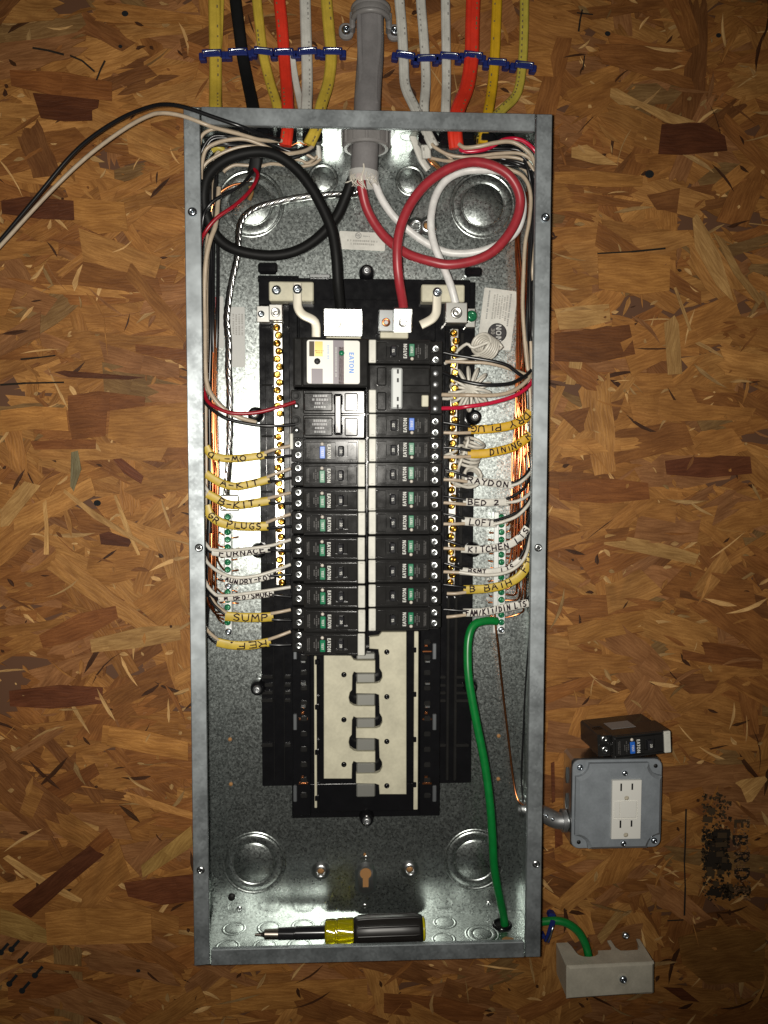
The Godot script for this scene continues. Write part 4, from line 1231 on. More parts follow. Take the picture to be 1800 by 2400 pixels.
	s.slab(rounded(0.0545, 0.0445, 0.0025), -0.0012, 0.0006, 0.0003)
	obj("white_panel", s.done(), M.receptacle_white, f)
	for q in [["grey_band", -0.0003, 0.0108, -0.0222, 0.0222, "grey_print"], ["pink_band", 0.0054, 0.0108, -0.0222, 0.0155, "pink_print"], ["grey_box", -0.0225, -0.0110, -0.0222, -0.0070, "grey_print"], ["gold_label", -0.0248, -0.0196, 0.0055, 0.0208, "brown_stamp"], ["gold_label", -0.0192, -0.0110, 0.0055, 0.0208, "gold_foil"]]:
		s = Shape.new()
		s.span(Vector3(q[1], q[2] if false else q[3], 0.0004), Vector3(q[2], q[4], 0.00085))
		obj(q[0], s.done(), M[q[5]], f)
	s = Shape.new()
	s.lathe([Vector2(0, 0.0009), Vector2(0.0034, 0.0009), Vector2(0.0034, 0.0004)], 8, Transform3D(Basis(), Vector3(-0.0166, 0.0005, 0)))
	obj("octagon", s.done(), M.ink, f)
	s = Shape.new()
	s.lathe([Vector2(0, 0.0020), Vector2(0.0020, 0.0017), Vector2(0.0028, 0.0008), Vector2(0.0028, 0.0)], 16, Transform3D(Basis(), Vector3(0.0085, 0.0092, 0)))
	obj("status_light", s.done(), M.green_button, f)
	obj("logo", words("EATON", 0.0048), M.blue_ink, f, Transform3D(Basis(Vector3(0, 0, 1), -PI / 2), Vector3(0.0185, -0.0005, 0.0007)))
	obj("fine_print", small_print([0.9], 0.0032, 0.015, 51), M.pale_blue, f, Transform3D(Basis(Vector3(0, 0, 1), -PI / 2), Vector3(-0.0055, 0.0105, 0.0008)))
	obj("fine_print", small_print([1.0], 0.0032, 0.030, 52), M.old_label, f, Transform3D(Basis(Vector3(0, 0, 1), -PI / 2), Vector3(0.0024, 0.0, 0.0010)))
	obj("fine_print", small_print([0.8, 0.6], 0.0020, 0.010, 53), M.brown_stamp, f, Transform3D(Basis(), Vector3(-0.0150, 0.0110, 0.0010)))


# ------------------------------------------------------------------ cables and wires
func wire(called: String, list: Array, r: float, m: Material, parent: Node = self, sides := 8) -> MeshInstance3D:
	var s := Shape.new()
	s.tube(curve(spots(list), 7), r, sides)
	return obj(called, s.done(), m, parent)


# capital letters as pen strokes in a box 0.62 wide and 1 high
const PEN := {
	"A": "0,0 .3,1 .6,0|.12,.38 .5,.38", "B": "0,0 0,1 .42,.95 .5,.75 .38,.54 0,.5|.38,.54 .58,.3 .46,.04 0,0", "C": ".56,.82 .34,1 .1,.8 0,.45 .14,.1 .36,0 .58,.16", "D": "0,0 .06,1|.02,1 .42,.9 .6,.55 .44,.14 0,0",
	"E": "0,0 0,1|0,1 .55,1|0,.52 .44,.52|0,0 .56,0", "F": "0,0 .03,1|.03,1 .58,1|0,.55 .42,.55", "G": ".56,.84 .3,1 .05,.7 .02,.3 .3,0 .55,.2 .55,.44 .3,.44", "H": "0,0 .02,1|.56,0 .58,1|0,.5 .58,.5",
	"I": "0.3,0 .3,1", "K": "0,0 .03,1|.54,1 .04,.48 .58,0", "L": "0.04,1 0,0 .56,.02", "M": "0,0 .06,1 .3,.4 .56,1 .62,0", "N": "0,0 .04,1 .52,0 .58,1", "O": ".3,1 .06,.8 0,.4 .18,.02 .44,.06 .6,.46 .5,.86 .3,1",
	"P": "0,0 .03,1 .44,.96 .54,.74 .4,.5 0,.46", "R": "0,0 .03,1 .44,.96 .54,.74 .4,.52 0,.5|.28,.5 .58,0", "S": ".54,.86 .3,1 .06,.8 .16,.58 .46,.44 .56,.22 .34,0 .02,.14", "T": ".3,0 .3,1|0,1 .62,1", "U": "0,1 .04,.2 .28,0 .54,.2 .58,1",
	"W": "0,1 .14,0 .3,.6 .46,0 .62,1", "Y": "0,1 .3,.5 .6,1|.3,.5 .26,0", "-": ".05,.5 .5,.5", "/": ".1,-.1 .5,1.1", "2": "0,.8 .2,1 .5,.86 .44,.55 0,0 .6,.04", "'": ".2,1 .15,.7", ".": ".1,0 .2,.08 .22,0",
}


# a cable sleeve with pen lettering that follows it
func sleeve(parent: Node, list: Array, width_px: float, z: float, m: Material, text: String, from_: float, to_: float, flip: bool, seed_: int, lift := 0.0) -> void:
	var path := curve(spots(list, z), 8)
	var a := width_px * 0.53 * (EYE.z - z) / FOCAL
	var b := a * 0.32
	var s := Shape.new()
	s.tube(path, a, 14, b, true, 2.6)
	var body := obj("sleeve", s.done(), m, parent)
	if text == "":
		return
	var fr := Shape.frames(path, true)
	var run := PackedFloat32Array([0.0])
	for i in path.size() - 1:
		run.append(run[i] + path[i].distance_to(path[i + 1]))
	var total := run[run.size() - 1]
	var r := RandomNumberGenerator.new()
	r.seed = seed_
	var place := func(u: float, v: float) -> Vector3:
		var d := clampf(u, 0.0, 1.0) * total
		var i := 0
		while i < path.size() - 2 and run[i + 1] < d:
			i += 1
		var f: float = (d - run[i]) / maxf(run[i + 1] - run[i], 1e-6)
		var c: Vector3 = path[i].lerp(path[i + 1], f)
		var w: Vector3 = (fr[i][0] as Vector3).lerp(fr[i + 1][0], f)
		var n: Vector3 = (fr[i][1] as Vector3).lerp(fr[i + 1][1], f)
		if w.y < 0.0:
			w = -w
		var h := pow(maxf(0.0, 1.0 - pow(absf(v), 2.6)), 1.0 / 2.6)
		return c + w * v * a + n * (h * b + 0.00018)
	var pen := Shape.new()
	var step := (to_ - from_) / text.length()
	var lw := 0.00135
	for k in text.length():
		var ch := text[k]
		if not PEN.has(ch):
			continue
		var j := Vector2(r.randf_range(-0.05, 0.05), r.randf_range(-0.07, 0.07))
		var grow := r.randf_range(0.92, 1.1)
		for stroke in (PEN[ch] as String).split("|"):
			var pts := PackedVector2Array()
			for q in stroke.split(" "):
				var xy := q.split(",")
				pts.append(Vector2(float(xy[0]) + r.randf_range(-0.03, 0.03), float(xy[1]) + r.randf_range(-0.03, 0.03)) * grow + j)
			for i in pts.size() - 1:
				for part in 3:
					var p0 := pts[i].lerp(pts[i + 1], part / 3.0)
					var p1 := pts[i].lerp(pts[i + 1], (part + 1.0) / 3.0)
					var uv := []
					for p in [p0, p1]:
						var u: float = from_ + (k + 0.12 + p.x * 1.15) * step
						var v: float = (p.y - 0.5) * 1.38 + lift
						if flip:
							u = from_ + to_ - u
							v = -(p.y - 0.5) * 1.38 + lift
						uv.append(Vector2(u * total, v * a))
					var d: Vector2 = (uv[1] - uv[0]).normalized()
					var n := Vector2(-d.y, d.x) * lw * 0.5 * r.randf_range(0.75, 1.15)
					var e := d * lw * 0.25
					var q4 := []
					for c in [uv[0] - n - e, uv[1] - n + e, uv[1] + n + e, uv[0] + n - e]:
						q4.append(place.call(c.x / total, clampf(c.y / a, -0.97, 0.97)))
					pen.quad(q4[0], q4[1], q4[2], q4[3], Vector3(0, 0, 1))
	obj("pen_lettering", pen.done(), M.marker, body)


func build_circuits() -> void:
	# [sleeve colour, lettering, upside down, from, to, label, width, sleeve path, [[wire colour, path], ...]]
	var lz := 0.052
	var plan := [
		["yellow_sheath", "O OW-'D", true, 0.08, 0.95, "with upside-down lettering, highest on the left", 17, [[483, 1046], [494, 1065], [516, 1073], [545, 1075], [581, 1072], [625, 1066]], [["tan_wire", [[620, 1061, 0.053], [645, 1053, 0.054], [680, 1045, 0.052]]], ["black_wire", [[620, 1072, 0.053], [650, 1071, 0.054], [682, 1068, 0.051]]]], 0.0],
		["yellow_sheath", "A-KIT", false, 0.25, 0.85, "lettered A-KIT", 18, [[482, 1110], [502, 1123], [523, 1134], [552, 1140], [588, 1134], [632, 1123]], [["tan_wire", [[626, 1118, 0.053], [650, 1109, 0.054], [681, 1098, 0.052]]], ["black_wire", [[628, 1129, 0.053], [655, 1125, 0.054], [682, 1120, 0.051]]]], 0.15],
		["yellow_sheath", "B-KIT.", false, 0.2, 0.9, "lettered B-KIT", 19, [[486, 1157], [509, 1170], [528, 1180], [552, 1184], [581, 1181], [633, 1173]], [["tan_wire", [[628, 1168, 0.053], [655, 1161, 0.054], [681, 1155, 0.052]]], ["black_wire", [[630, 1179, 0.053], [655, 1180, 0.054], [682, 1180, 0.051]]], ["white_wire", [[478, 1134, 0.046], [484, 1146, 0.05], [492, 1160, 0.052]]]], 0.0],
		["yellow_sheath", "GR PLUGS", false, 0.12, 0.92, "lettered PLUGS, fourth from the top on the left", 20, [[484, 1184], [492, 1206], [516, 1224], [545, 1231], [581, 1234], [629, 1233]], [["tan_wire", [[624, 1225, 0.053], [650, 1215, 0.054], [681, 1205, 0.052]]], ["black_wire", [[626, 1238, 0.053], [655, 1236, 0.054], [682, 1234, 0.051]]]], 0.1],
		["sleeve_white", "FURNACE", false, 0.12, 0.93, "lettered FURNACE", 17, [[497, 1293], [538, 1298], [581, 1293], [633, 1285]], [["white_wire", [[478, 1268, 0.046], [486, 1279, 0.05], [499, 1289, 0.052], [540, 1290, 0.054], [590, 1285, 0.055], [633, 1279, 0.054], [655, 1273, 0.054], [681, 1265, 0.052]]], ["black_wire", [[480, 1280, 0.044], [488, 1290, 0.048], [501, 1297, 0.05]]], ["black_wire", [[628, 1289, 0.053], [655, 1290, 0.054], [682, 1291, 0.051]]]], -0.1],
		["sleeve_white", "LAUNDRY-FOY", false, 0.02, 0.97, "lettered AUNDRY behind its own white wire", 16, [[516, 1347], [540, 1358], [567, 1362], [610, 1355], [641, 1347]], [["white_wire", [[479, 1302, 0.046], [487, 1319, 0.052], [509, 1338, 0.057], [538, 1351, 0.059], [567, 1354, 0.059], [603, 1349, 0.058], [639, 1339, 0.056], [681, 1323, 0.052]]], ["black_wire", [[634, 1350, 0.053], [655, 1348, 0.053], [682, 1346, 0.051]]]], -0.2],
		["sleeve_white", "M BED/SMOKE", false, 0.1, 0.99, "lettered M BED/SMOKE", 17, [[512, 1402], [552, 1399], [596, 1395], [642, 1389]], [["white_wire", [[480, 1358, 0.044], [487, 1374, 0.05], [499, 1388, 0.052], [514, 1396, 0.053], [560, 1393, 0.055], [605, 1387, 0.055], [641, 1382, 0.054], [681, 1376, 0.052]]], ["black_wire", [[480, 1366, 0.042], [490, 1386, 0.046], [502, 1400, 0.05], [516, 1405, 0.052]]], ["black_wire", [[637, 1394, 0.053], [655, 1396, 0.053], [682, 1399, 0.051]]]], -0.15],
		["yellow_sheath", "SUMP", false, 0.14, 0.92, "lettered SUMP", 21, [[528, 1444], [567, 1447], [610, 1447], [641, 1445]], [["black_wire", [[480, 1376, 0.04], [489, 1398, 0.046], [503, 1420, 0.05], [530, 1442, 0.052]]], ["tan_wire", [[484, 1378, 0.038], [494, 1398, 0.044], [508, 1420, 0.048], [532, 1437, 0.052]]], ["tan_wire", [[635, 1438, 0.053], [658, 1434, 0.054], [681, 1429, 0.052]]], ["black_wire", [[637, 1452, 0.053], [655, 1453, 0.053], [682, 1454, 0.051]]]], 0.0],
		["yellow_sheath", "REF.", true, 0.12, 0.95, "lettered upside down, lowest on the left", 20, [[509, 1505], [545, 1512], [588, 1512], [635, 1504]], [["tan_wire", [[479, 1468, 0.042], [487, 1478, 0.046], [499, 1490, 0.05], [514, 1501, 0.052]]], ["black_wire", [[478, 1476, 0.040], [487, 1489, 0.045], [499, 1502, 0.05], [514, 1511, 0.051]]], ["tan_wire", [[629, 1499, 0.053], [655, 1490, 0.054], [681, 1480, 0.052]]], ["black_wire", [[631, 1511, 0.053], [655, 1512, 0.053], [682, 1511, 0.051]]]], 0.0],
		["gold_sheath", "DRY PLUG", true, 0.02, 0.95, "lettered DRY PLUG upside down, highest on the right", 20, [[1097, 1007], [1133, 1006], [1173, 1002], [1206, 994], [1230, 981], [1243, 964]], [["tan_wire", [[1040, 1014, 0.052], [1070, 1015, 0.054], [1103, 1014, 0.053]]], ["black_wire", [[1040, 990, 0.051], [1070, 995, 0.053], [1103, 1000, 0.053]]]], 0.15],
		["gold_sheath", "DINING R", false, 0.32, 0.99, "lettered DINING", 20, [[1096, 1064], [1133, 1063], [1173, 1056], [1206, 1046], [1232, 1028], [1243, 1017]], [["tan_wire", [[1040, 1071, 0.052], [1070, 1071, 0.054], [1103, 1070, 0.053]]], ["black_wire", [[1040, 1048, 0.051], [1070, 1051, 0.053], [1103, 1056, 0.053]]]], 0.1],
		["sleeve_white", "RAYDON", false, 0.04, 0.92, "lettered RAYDON", 18, [[1089, 1123], [1146, 1131], [1203, 1137]], [["tan_wire", [[1040, 1124, 0.052], [1065, 1125, 0.054], [1095, 1129, 0.053]]], ["black_wire", [[1044, 1101, 0.051], [1070, 1108, 0.053], [1096, 1117, 0.053]]], ["black_wire", [[1198, 1132, 0.053], [1212, 1128, 0.053], [1228, 1117, 0.052], [1246, 1092, 0.046]]], ["white_wire", [[1198, 1138, 0.053], [1215, 1133, 0.054], [1230, 1122, 0.053], [1246, 1104, 0.047]]]], 0.0],
		["sleeve_white", "BED 2", false, 0.1, 0.82, "lettered BED 2", 17, [[1085, 1176], [1138, 1178], [1191, 1176]], [["tan_wire", [[1040, 1178, 0.052], [1065, 1180, 0.054], [1092, 1182, 0.053]]], ["black_wire", [[1040, 1163, 0.050], [1060, 1166, 0.052], [1092, 1171, 0.053]]], ["black_wire", [[1186, 1170, 0.053], [1206, 1161, 0.053], [1226, 1145, 0.052], [1246, 1114, 0.046]]], ["white_wire", [[1186, 1178, 0.053], [1210, 1175, 0.054], [1230, 1166, 0.053], [1247, 1151, 0.047]]]], 0.0],
		["sleeve_white", "LOFT", false, 0.2, 0.92, "lettered LOFT, the shortest sleeve", 19, [[1082, 1221], [1122, 1224], [1162, 1226]], [["tan_wire", [[1040, 1228, 0.052], [1065, 1228, 0.054], [1089, 1227, 0.053]]], ["black_wire", [[1040, 1204, 0.051], [1065, 1209, 0.053], [1089, 1216, 0.053]]], ["black_wire", [[1156, 1221, 0.053], [1180, 1214, 0.053], [1208, 1203, 0.053], [1230, 1186, 0.051], [1247, 1156, 0.046]]], ["white_wire", [[1156, 1229, 0.053], [1182, 1222, 0.055], [1212, 1209, 0.055], [1234, 1188, 0.053], [1248, 1166, 0.047]]]], 0.0],
		["sleeve_white", "KITCHEN LTS", false, 0.08, 0.99, "lettered KITCHEN LTS", 18, [[1081, 1286], [1120, 1288], [1159, 1284], [1193, 1276], [1219, 1259], [1236, 1236]], [["tan_wire", [[1040, 1285, 0.052], [1065, 1286, 0.054], [1089, 1287, 0.053]]], ["black_wire", [[1044, 1266, 0.051], [1065, 1273, 0.053], [1089, 1281, 0.053]]], ["black_wire", [[1228, 1240, 0.05], [1238, 1218, 0.048], [1244, 1180, 0.044]]]], 0.0],
		["sleeve_white", "BSMT   LTS", false, 0.12, 0.86, "lettered BSMT LTS, half hidden by its white wire", 17, [[1078, 1338], [1120, 1341], [1159, 1340], [1193, 1332], [1221, 1312]], [["tan_wire", [[1040, 1340, 0.052], [1060, 1341, 0.054], [1082, 1342, 0.055]]], ["white_wire", [[1076, 1341, 0.055], [1120, 1347, 0.059], [1159, 1347, 0.060], [1193, 1339, 0.060], [1220, 1320, 0.059], [1234, 1296, 0.056], [1242, 1262, 0.048], [1245, 1230, 0.044]]], ["black_wire", [[1042, 1320, 0.051], [1065, 1327, 0.053], [1084, 1333, 0.053]]], ["black_wire", [[1216, 1312, 0.052], [1232, 1280, 0.05], [1241, 1240, 0.045]]]], 0.1],
		["yellow_sheath", "B BATH  FTR", false, 0.06, 0.97, "lettered B BATH", 20, [[1086, 1382], [1133, 1380], [1173, 1373], [1206, 1359], [1226, 1341], [1240, 1313], [1245, 1285]], [["tan_wire", [[1048, 1391, 0.052], [1068, 1391, 0.054], [1092, 1388, 0.053]]], ["black_wire", [[1040, 1370, 0.051], [1065, 1373, 0.053], [1092, 1377, 0.053]]]], 0.2],
		["sleeve_white", "FAM/KIT/DIN LTS", false, 0.04, 0.97, "lettered FAM/KIT/DIN LTS, lowest on the right", 18.5, [[1085, 1436], [1133, 1434], [1186, 1424], [1238, 1413]], [["tan_wire", [[1047, 1446, 0.052], [1068, 1444, 0.054], [1092, 1441, 0.053]]], ["black_wire", [[1040, 1428, 0.050], [1065, 1430, 0.052], [1092, 1432, 0.053]]], ["black_wire", [[1232, 1409, 0.052], [1240, 1400, 0.05], [1247, 1386, 0.046]]], ["white_wire", [[1232, 1416, 0.052], [1241, 1412, 0.05], [1248, 1404, 0.046]]]], 0.0],
	]
	for i in plan.size():
		var q: Array = plan[i]
		var colour := "yellow" if "yellow" in q[0] or "gold" in q[0] else "white"
		var o := thing("labelled_circuit_wires", "%s sleeve %s, with its wires" % [colour, q[5]], "labelled wires", Vector3(), "hand-lettered circuit sleeves")
		sleeve(o, q[7], q[6], lz, M[q[0]], q[1], q[3], q[4], q[2], 300 + i, q[9])
		for w in q[8]:
			wire((w[0] as String), w[1], 0.00185 if w[0] != "black_wire" else 0.0016, M[w[0]], o)


func build_service() -> void:
	# sheathed service cable, its strap and the connector nut
	var o := thing("service_cable", "thick grey sheathed service cable coming down through the strap into the panel", "cable")
	var s := Shape.new()
	s.tube(curve(spots([[868, -90, 0.016], [868, 0, 0.016], [868, 60, 0.016], [868, 130, 0.018], [864, 190, 0.024], [861, 240, 0.032], [859, 300, 0.038], [856, 350, 0.040], [853, 400, 0.040], [852, 414, 0.040]]), 5), 0.0142, 18, 0.0128, true, 2.3)
	obj("sheath", s.done(), M.grey_sheath, o)
	s = Shape.new()
	for q in [[840, -60, 846, 250], [886, -60, 880, 240], [866, 120, 872, 250]]:
		s.tube(curve(spots([[q[0], q[1], 0.0262], [q[0] + 3, 90, 0.0272], [q[2], 180, 0.0345], [q[2], q[3], 0.0440]]), 5), 0.0030, 8, 0.0014)
	obj("conductor_ridge", s.done(), M.grey_sheath, o)
	s = Shape.new()
	s.tube(curve(spots([[853, 404, 0.040], [852, 418, 0.040], [850, 432, 0.040]]), 4), 0.0162, 16, 0.0140, false)
	obj("clear_wrap", s.done(), M.shrink_wrap, o)
	rng.seed = 12
	s = Shape.new()
	for i in 26:
		var x := rng.randf_range(820, 884)
		var y := rng.randf_range(408, 424)
		s.tube(curve(spots([[x, y - rng.randf_range(0, 8), 0.054], [x + rng.randf_range(-8, 8), y + 5, 0.0555], [x + rng.randf_range(-14, 14), y + rng.randf_range(8, 20), 0.052]]), 3), rng.randf_range(0.0002, 0.0006), 5)
	s.tube(curve(spots([[852, 384, 0.0545], [853, 396, 0.0552], [849, 410, 0.0555], [846, 424, 0.054]]), 4), 0.0009, 6)
	obj("torn_film", s.done(), M.film, o)
	# conductors
	wire("black_conductor", [[834, 405, 0.040], [822, 430, 0.040], [810, 462, 0.036], [786, 512, 0.032], [742, 560, 0.030], [690, 590, 0.030], [630, 599, 0.030], [560, 588, 0.032], [512, 560, 0.034], [484, 505, 0.040], [478, 452, 0.046], [492, 406, 0.054], [535, 372, 0.060], [600, 356, 0.062], [652, 366, 0.062], [698, 400, 0.060], [733, 446, 0.058], [760, 496, 0.056], [779, 545, 0.054], [788, 602, 0.052], [792, 662, 0.046], [797, 712, 0.036], [798, 735, 0.030]], 0.0056, M.black_cable, o, 16)
	wire("red_conductor", [[845, 400, 0.044], [846, 428, 0.042], [858, 484, 0.036], [882, 530, 0.034], [914, 567, 0.036], [957, 596, 0.042], [1011, 613, 0.048], [1056, 620, 0.050], [1116, 609, 0.050], [1162, 584, 0.050], [1201, 535, 0.050], [1218, 487, 0.050], [1215, 448, 0.052], [1192, 411, 0.054], [1153, 388, 0.056], [1108, 380, 0.058], [1062, 391, 0.060], [1011, 421, 0.060], [972, 463, 0.060], [946, 511, 0.060], [933, 560, 0.060], [931, 612, 0.058], [936, 662, 0.052], [944, 708, 0.040], [947, 735, 0.032]], 0.0050, M.red_cable, o, 16)
	wire("white_conductor", [[872, 398, 0.042], [878, 424, 0.040], [893, 463, 0.030], [921, 505, 0.022], [963, 544, 0.018], [1011, 576, 0.018], [1056, 593, 0.020], [1116, 591, 0.024], [1170, 572, 0.028], [1211, 541, 0.032], [1226, 487, 0.036], [1214, 434, 0.038], [1180, 404, 0.038], [1120, 398, 0.036], [1075, 405, 0.034], [1042, 426, 0.034], [1021, 460, 0.034], [1011, 502, 0.036], [1011, 541, 0.036], [1020, 580, 0.037], [1038, 623, 0.038], [1056, 668, 0.042], [1068, 712, 0.040], [1072, 735, 0.036]], 0.0041, M.white_cable, o, 16)
	# bare twisted ground conductor
	var path := curve(spots([[846, 440, 0.026], [834, 455, 0.020], [800, 456, 0.014], [761, 457, 0.012], [701, 463, 0.012], [641, 475, 0.012], [599, 488, 0.012], [573, 506, 0.014], [560, 535, 0.016], [558, 572, 0.018], [555, 608, 0.018], [545, 650, 0.018], [535, 707, 0.018], [531, 750, 0.020], [535, 801, 0.022], [535, 863, 0.024], [538, 912, 0.024], [538, 977, 0.024], [538, 1040, 0.024], [535, 1100, 0.022], [531, 1152, 0.018], [528, 1184, 0.016]]), 10)
	var fr := Shape.frames(path, false)
	s = Shape.new()
	for k in 5:
		var p := PackedVector3Array()
		for i in path.size():
			var t := i * 0.30 + TAU * k / 5
			p.append(path[i] + ((fr[i][0] as Vector3) * cos(t) + (fr[i][1] as Vector3) * sin(t)) * 0.0021)
		s.tube(p, 0.00165, 6)
	obj("bare_conductor", s.done(), M.aluminium, o)
	o = thing("pipe_strap", "grey plastic strap with two screws holding the service cable", "strap", spot(868, 50, 0.0))
	s = Shape.new()
	var arc := PackedVector3Array()
	for i in 17:
		var t := PI * i / 16
		arc.append(Vector3(cos(t) * 0.0185, 0, 0.012 + sin(t) * 0.0200))
	for y in [0.0052, -0.0052]:
		var p := PackedVector3Array()
		for q in arc:
			p.append(q + Vector3(0, y, 0))
		s.tube(p, 0.0030, 10)
	s.tube(arc, 0.0058, 12, 0.0022)
	for sg in [-1.0, 1.0]:
		s.slab(rounded(0.016, 0.017, 0.0068, 4, Vector2(sg * 0.0262, -0.0125)), 0.0, 0.0042, 0.0010)
		s.box(Vector3(sg * 0.0195, -0.006, 0.008), Vector3(0.006, 0.018, 0.016), 0.002)
	obj("band", s.done(), M.grey_pvc, o)
	for sg in [-1.0, 1.0]:
		obj("screw", screw_head(0.0052, 0.0050), M.screw_zinc, o).position = Vector3(sg * 0.0262, -0.0125, 0.0042)
	o = thing("cable_connector_nut", "grey ribbed plastic locknut where the service cable enters the panel", "connector", Vector3(spot(858, 330, 0.040).x, BOX_H / 2 - 0.0014, 0.040))
	var turn := Basis(Vector3(1, 0, 0), PI / 2)
	s = Shape.new()
	s.lathe([Vector2(0.0160, 0.0), Vector2(0.0240, 0.0), Vector2(0.0246, 0.0012), Vector2(0.0246, 0.0160), Vector2(0.0232, 0.0180), Vector2(0.0200, 0.0182), Vector2(0.0180, 0.0170), Vector2(0.0172, 0.0060)], 40, Transform3D(turn, Vector3()), true)
	obj("ring", s.done(), M.grey_pvc, o)
	for i in 12:
		var t := TAU * i / 12
		s = Shape.new()
		s.box(Vector3(cos(t) * 0.0246, -0.0085, sin(t) * 0.0246), Vector3(0.0026, 0.0150, 0.0036), 0.0008, Basis(Vector3(0, 1, 0), -t))
		obj("rib", s.done(), M.grey_pvc, o)
	s = Shape.new()
	s.lathe([Vector2(0.0180, -0.0002), Vector2(0.0300, -0.0002), Vector2(0.0300, 0.0014), Vector2(0.0180, 0.0014)], 16, Transform3D(turn, Vector3(0, 0.0, 0)), true)
	obj("washer", s.done(), M.aged_zinc, o)


func build_top_cables() -> void:
	# [sheath, what tells it apart, width in the photograph, path; the last places lie inside the panel]
	var up := 0.008
	var plan := [
		["yellow_sheath", "yellow flat cable, leftmost of the row above the panel", 28, [[503, -70, up], [503, 0, up], [505, 130, up], [505, 200, 0.012], [505, 252, 0.030], [512, 300, 0.040]]],
		["yellow_sheath", "second yellow cable peeping out behind the leftmost one", 16, [[518, -70, 0.004], [517, 0, 0.004], [514, 80, 0.004], [510, 140, 0.004]]],
		["black_cable", "black flat cable entering the panel top, second from the left", 27, [[548, -70, up], [552, 0, up], [560, 64, up], [568, 127, up], [580, 190, 0.013], [592, 250, 0.030], [598, 310, 0.040], [600, 372, 0.036], [592, 412, 0.030]]],
		["yellow_sheath", "yellow flat cable between the black one and the red one", 22, [[598, -70, up], [602, 0, up], [609, 64, up], [617, 127, up], [632, 190, 0.012], [650, 250, 0.030], [656, 300, 0.040]]],
		["red_sheath", "red flat cable left of the grey service cable", 27, [[652, -70, 0.010], [655, 0, 0.010], [661, 64, 0.010], [666, 134, 0.010], [671, 195, 0.017], [674, 250, 0.034], [674, 300, 0.046], [669, 342, 0.048]]],
		["white_sheath", "white flat cable between red and yellow, left of the service cable", 25, [[712, -70, up], [715, 0, up], [717, 70, up], [719, 134, up], [720, 200, 0.013], [718, 253, 0.030], [716, 300, 0.040]]],
		["white_sheath", "narrow white cable slanting behind the left red cable", 15, [[684, 120, 0.004], [688, 160, 0.004], [698, 215, 0.010], [708, 262, 0.026]]],
		["yellow_sheath", "yellow flat cable just left of the grey service cable", 26, [[761, -70, up], [765, 0, up], [771, 70, up], [776, 134, up], [769, 195, 0.014], [752, 250, 0.032], [742, 298, 0.044], [723, 340, 0.046]]],
		["white_sheath", "white flat cable just right of the grey service cable", 23, [[930, -70, up], [936, 0, up], [942, 70, up], [946, 141, up], [950, 202, 0.013], [972, 252, 0.030], [992, 292, 0.042], [1006, 322, 0.046], [1018, 345, 0.046]]],
		["white_sheath", "white flat cable, second to the right of the service cable", 22, [[984, -70, up], [986, 0, up], [992, 74, up], [997, 148, up], [998, 200, 0.013], [994, 253, 0.028], [996, 320, 0.036], [1000, 372, 0.034]]],
		["white_sheath", "white flat cable, third to the right of the service cable", 21, [[1044, -70, up], [1044, 0, up], [1045, 70, up], [1046, 141, up], [1046, 200, 0.012], [1044, 260, 0.028], [1042, 310, 0.036]]],
		["white_sheath", "narrow white sheath end hanging inside the panel, right of the connector", 16, [[966, 318, 0.030], [978, 350, 0.028], [990, 378, 0.026], [1004, 398, 0.024]]],
		["red_sheath", "wide red flat cable right of the service cable", 33, [[1112, -70, 0.010], [1109, 0, 0.010], [1107, 70, 0.010], [1105, 137, 0.010], [1094, 205, 0.017], [1074, 255, 0.034], [1066, 302, 0.046], [1070, 348, 0.046]]],
		["gold_sheath", "deep yellow flat cable, second from the right", 23, [[1167, -70, up], [1165, 0, up], [1162, 80, up], [1158, 159, up], [1152, 215, 0.014], [1144, 262, 0.030], [1136, 305, 0.040], [1132, 338, 0.042]]],
		["pale_yellow_sheath", "pale yellow printed cable, rightmost of the row", 21, [[1230, -70, up], [1229, 0, up], [1228, 80, up], [1223, 163, up], [1210, 222, 0.012], [1176, 258, 0.024], [1146, 290, 0.036], [1126, 330, 0.040]]],
	]
	for q in plan:
		var z: float = q[3][0][2]
		var a: float = q[2] * 0.5 * (EYE.z - z) / FOCAL
		var path := curve(spots(q[3]), 6)
		var o := thing("cable", q[1], "cable", Vector3(), "flat cables entering the panel top")
		var s := Shape.new()
		s.tube(path, a, 16, minf(a * 0.46, 0.0034), true, 2.7)
		obj("sheath", s.done(), M[q[0]], o)
		if q[0] != "black_cable" and q[2] > 17:
			# the two insulated wires show through as a low swelling each
			var fr := Shape.frames(path, true)
			s = Shape.new()
			for sg in [-1.0, 1.0]:
				var p := PackedVector3Array()
				for i in path.size():
					p.append(path[i] + (fr[i][0] as Vector3) * sg * a * 0.48 + (fr[i][1] as Vector3) * minf(a * 0.46, 0.0034) * 0.62)
				s.tube(p, a * 0.40, 10, a * 0.22)
			obj("wire_swelling", s.done(), M[q[0]], o)
		if q[0] != "black_cable" and q[2] > 17:
			var fr := Shape.frames(path, true)
			s = Shape.new()
			rng.seed = int(q[2] * 7 + q[3][0][0])
			var side := 1.0 if rng.randf() < 0.5 else -1.0
			for i in range(4, path.size() - 2):
				if rng.randf() < (0.12 if q[0] == "pale_yellow_sheath" or q[2] == 25 else 0.55):
					continue
				var c: Vector3 = path[i] + (fr[i][1] as Vector3) * (minf(a * 0.46, 0.0034) * 0.62 + a * 0.22 + 0.0002) + (fr[i][0] as Vector3) * a * 0.48 * side
				s.box(c, Vector3(0.0015, rng.randf_range(0.0016, 0.0032), 0.0001), 0.0, Basis(fr[i][0], fr[i][2], fr[i][1]))
			obj("fine_print", s.done(), M.faint_ink if "white" in q[0] else M.sheath_ink, o)
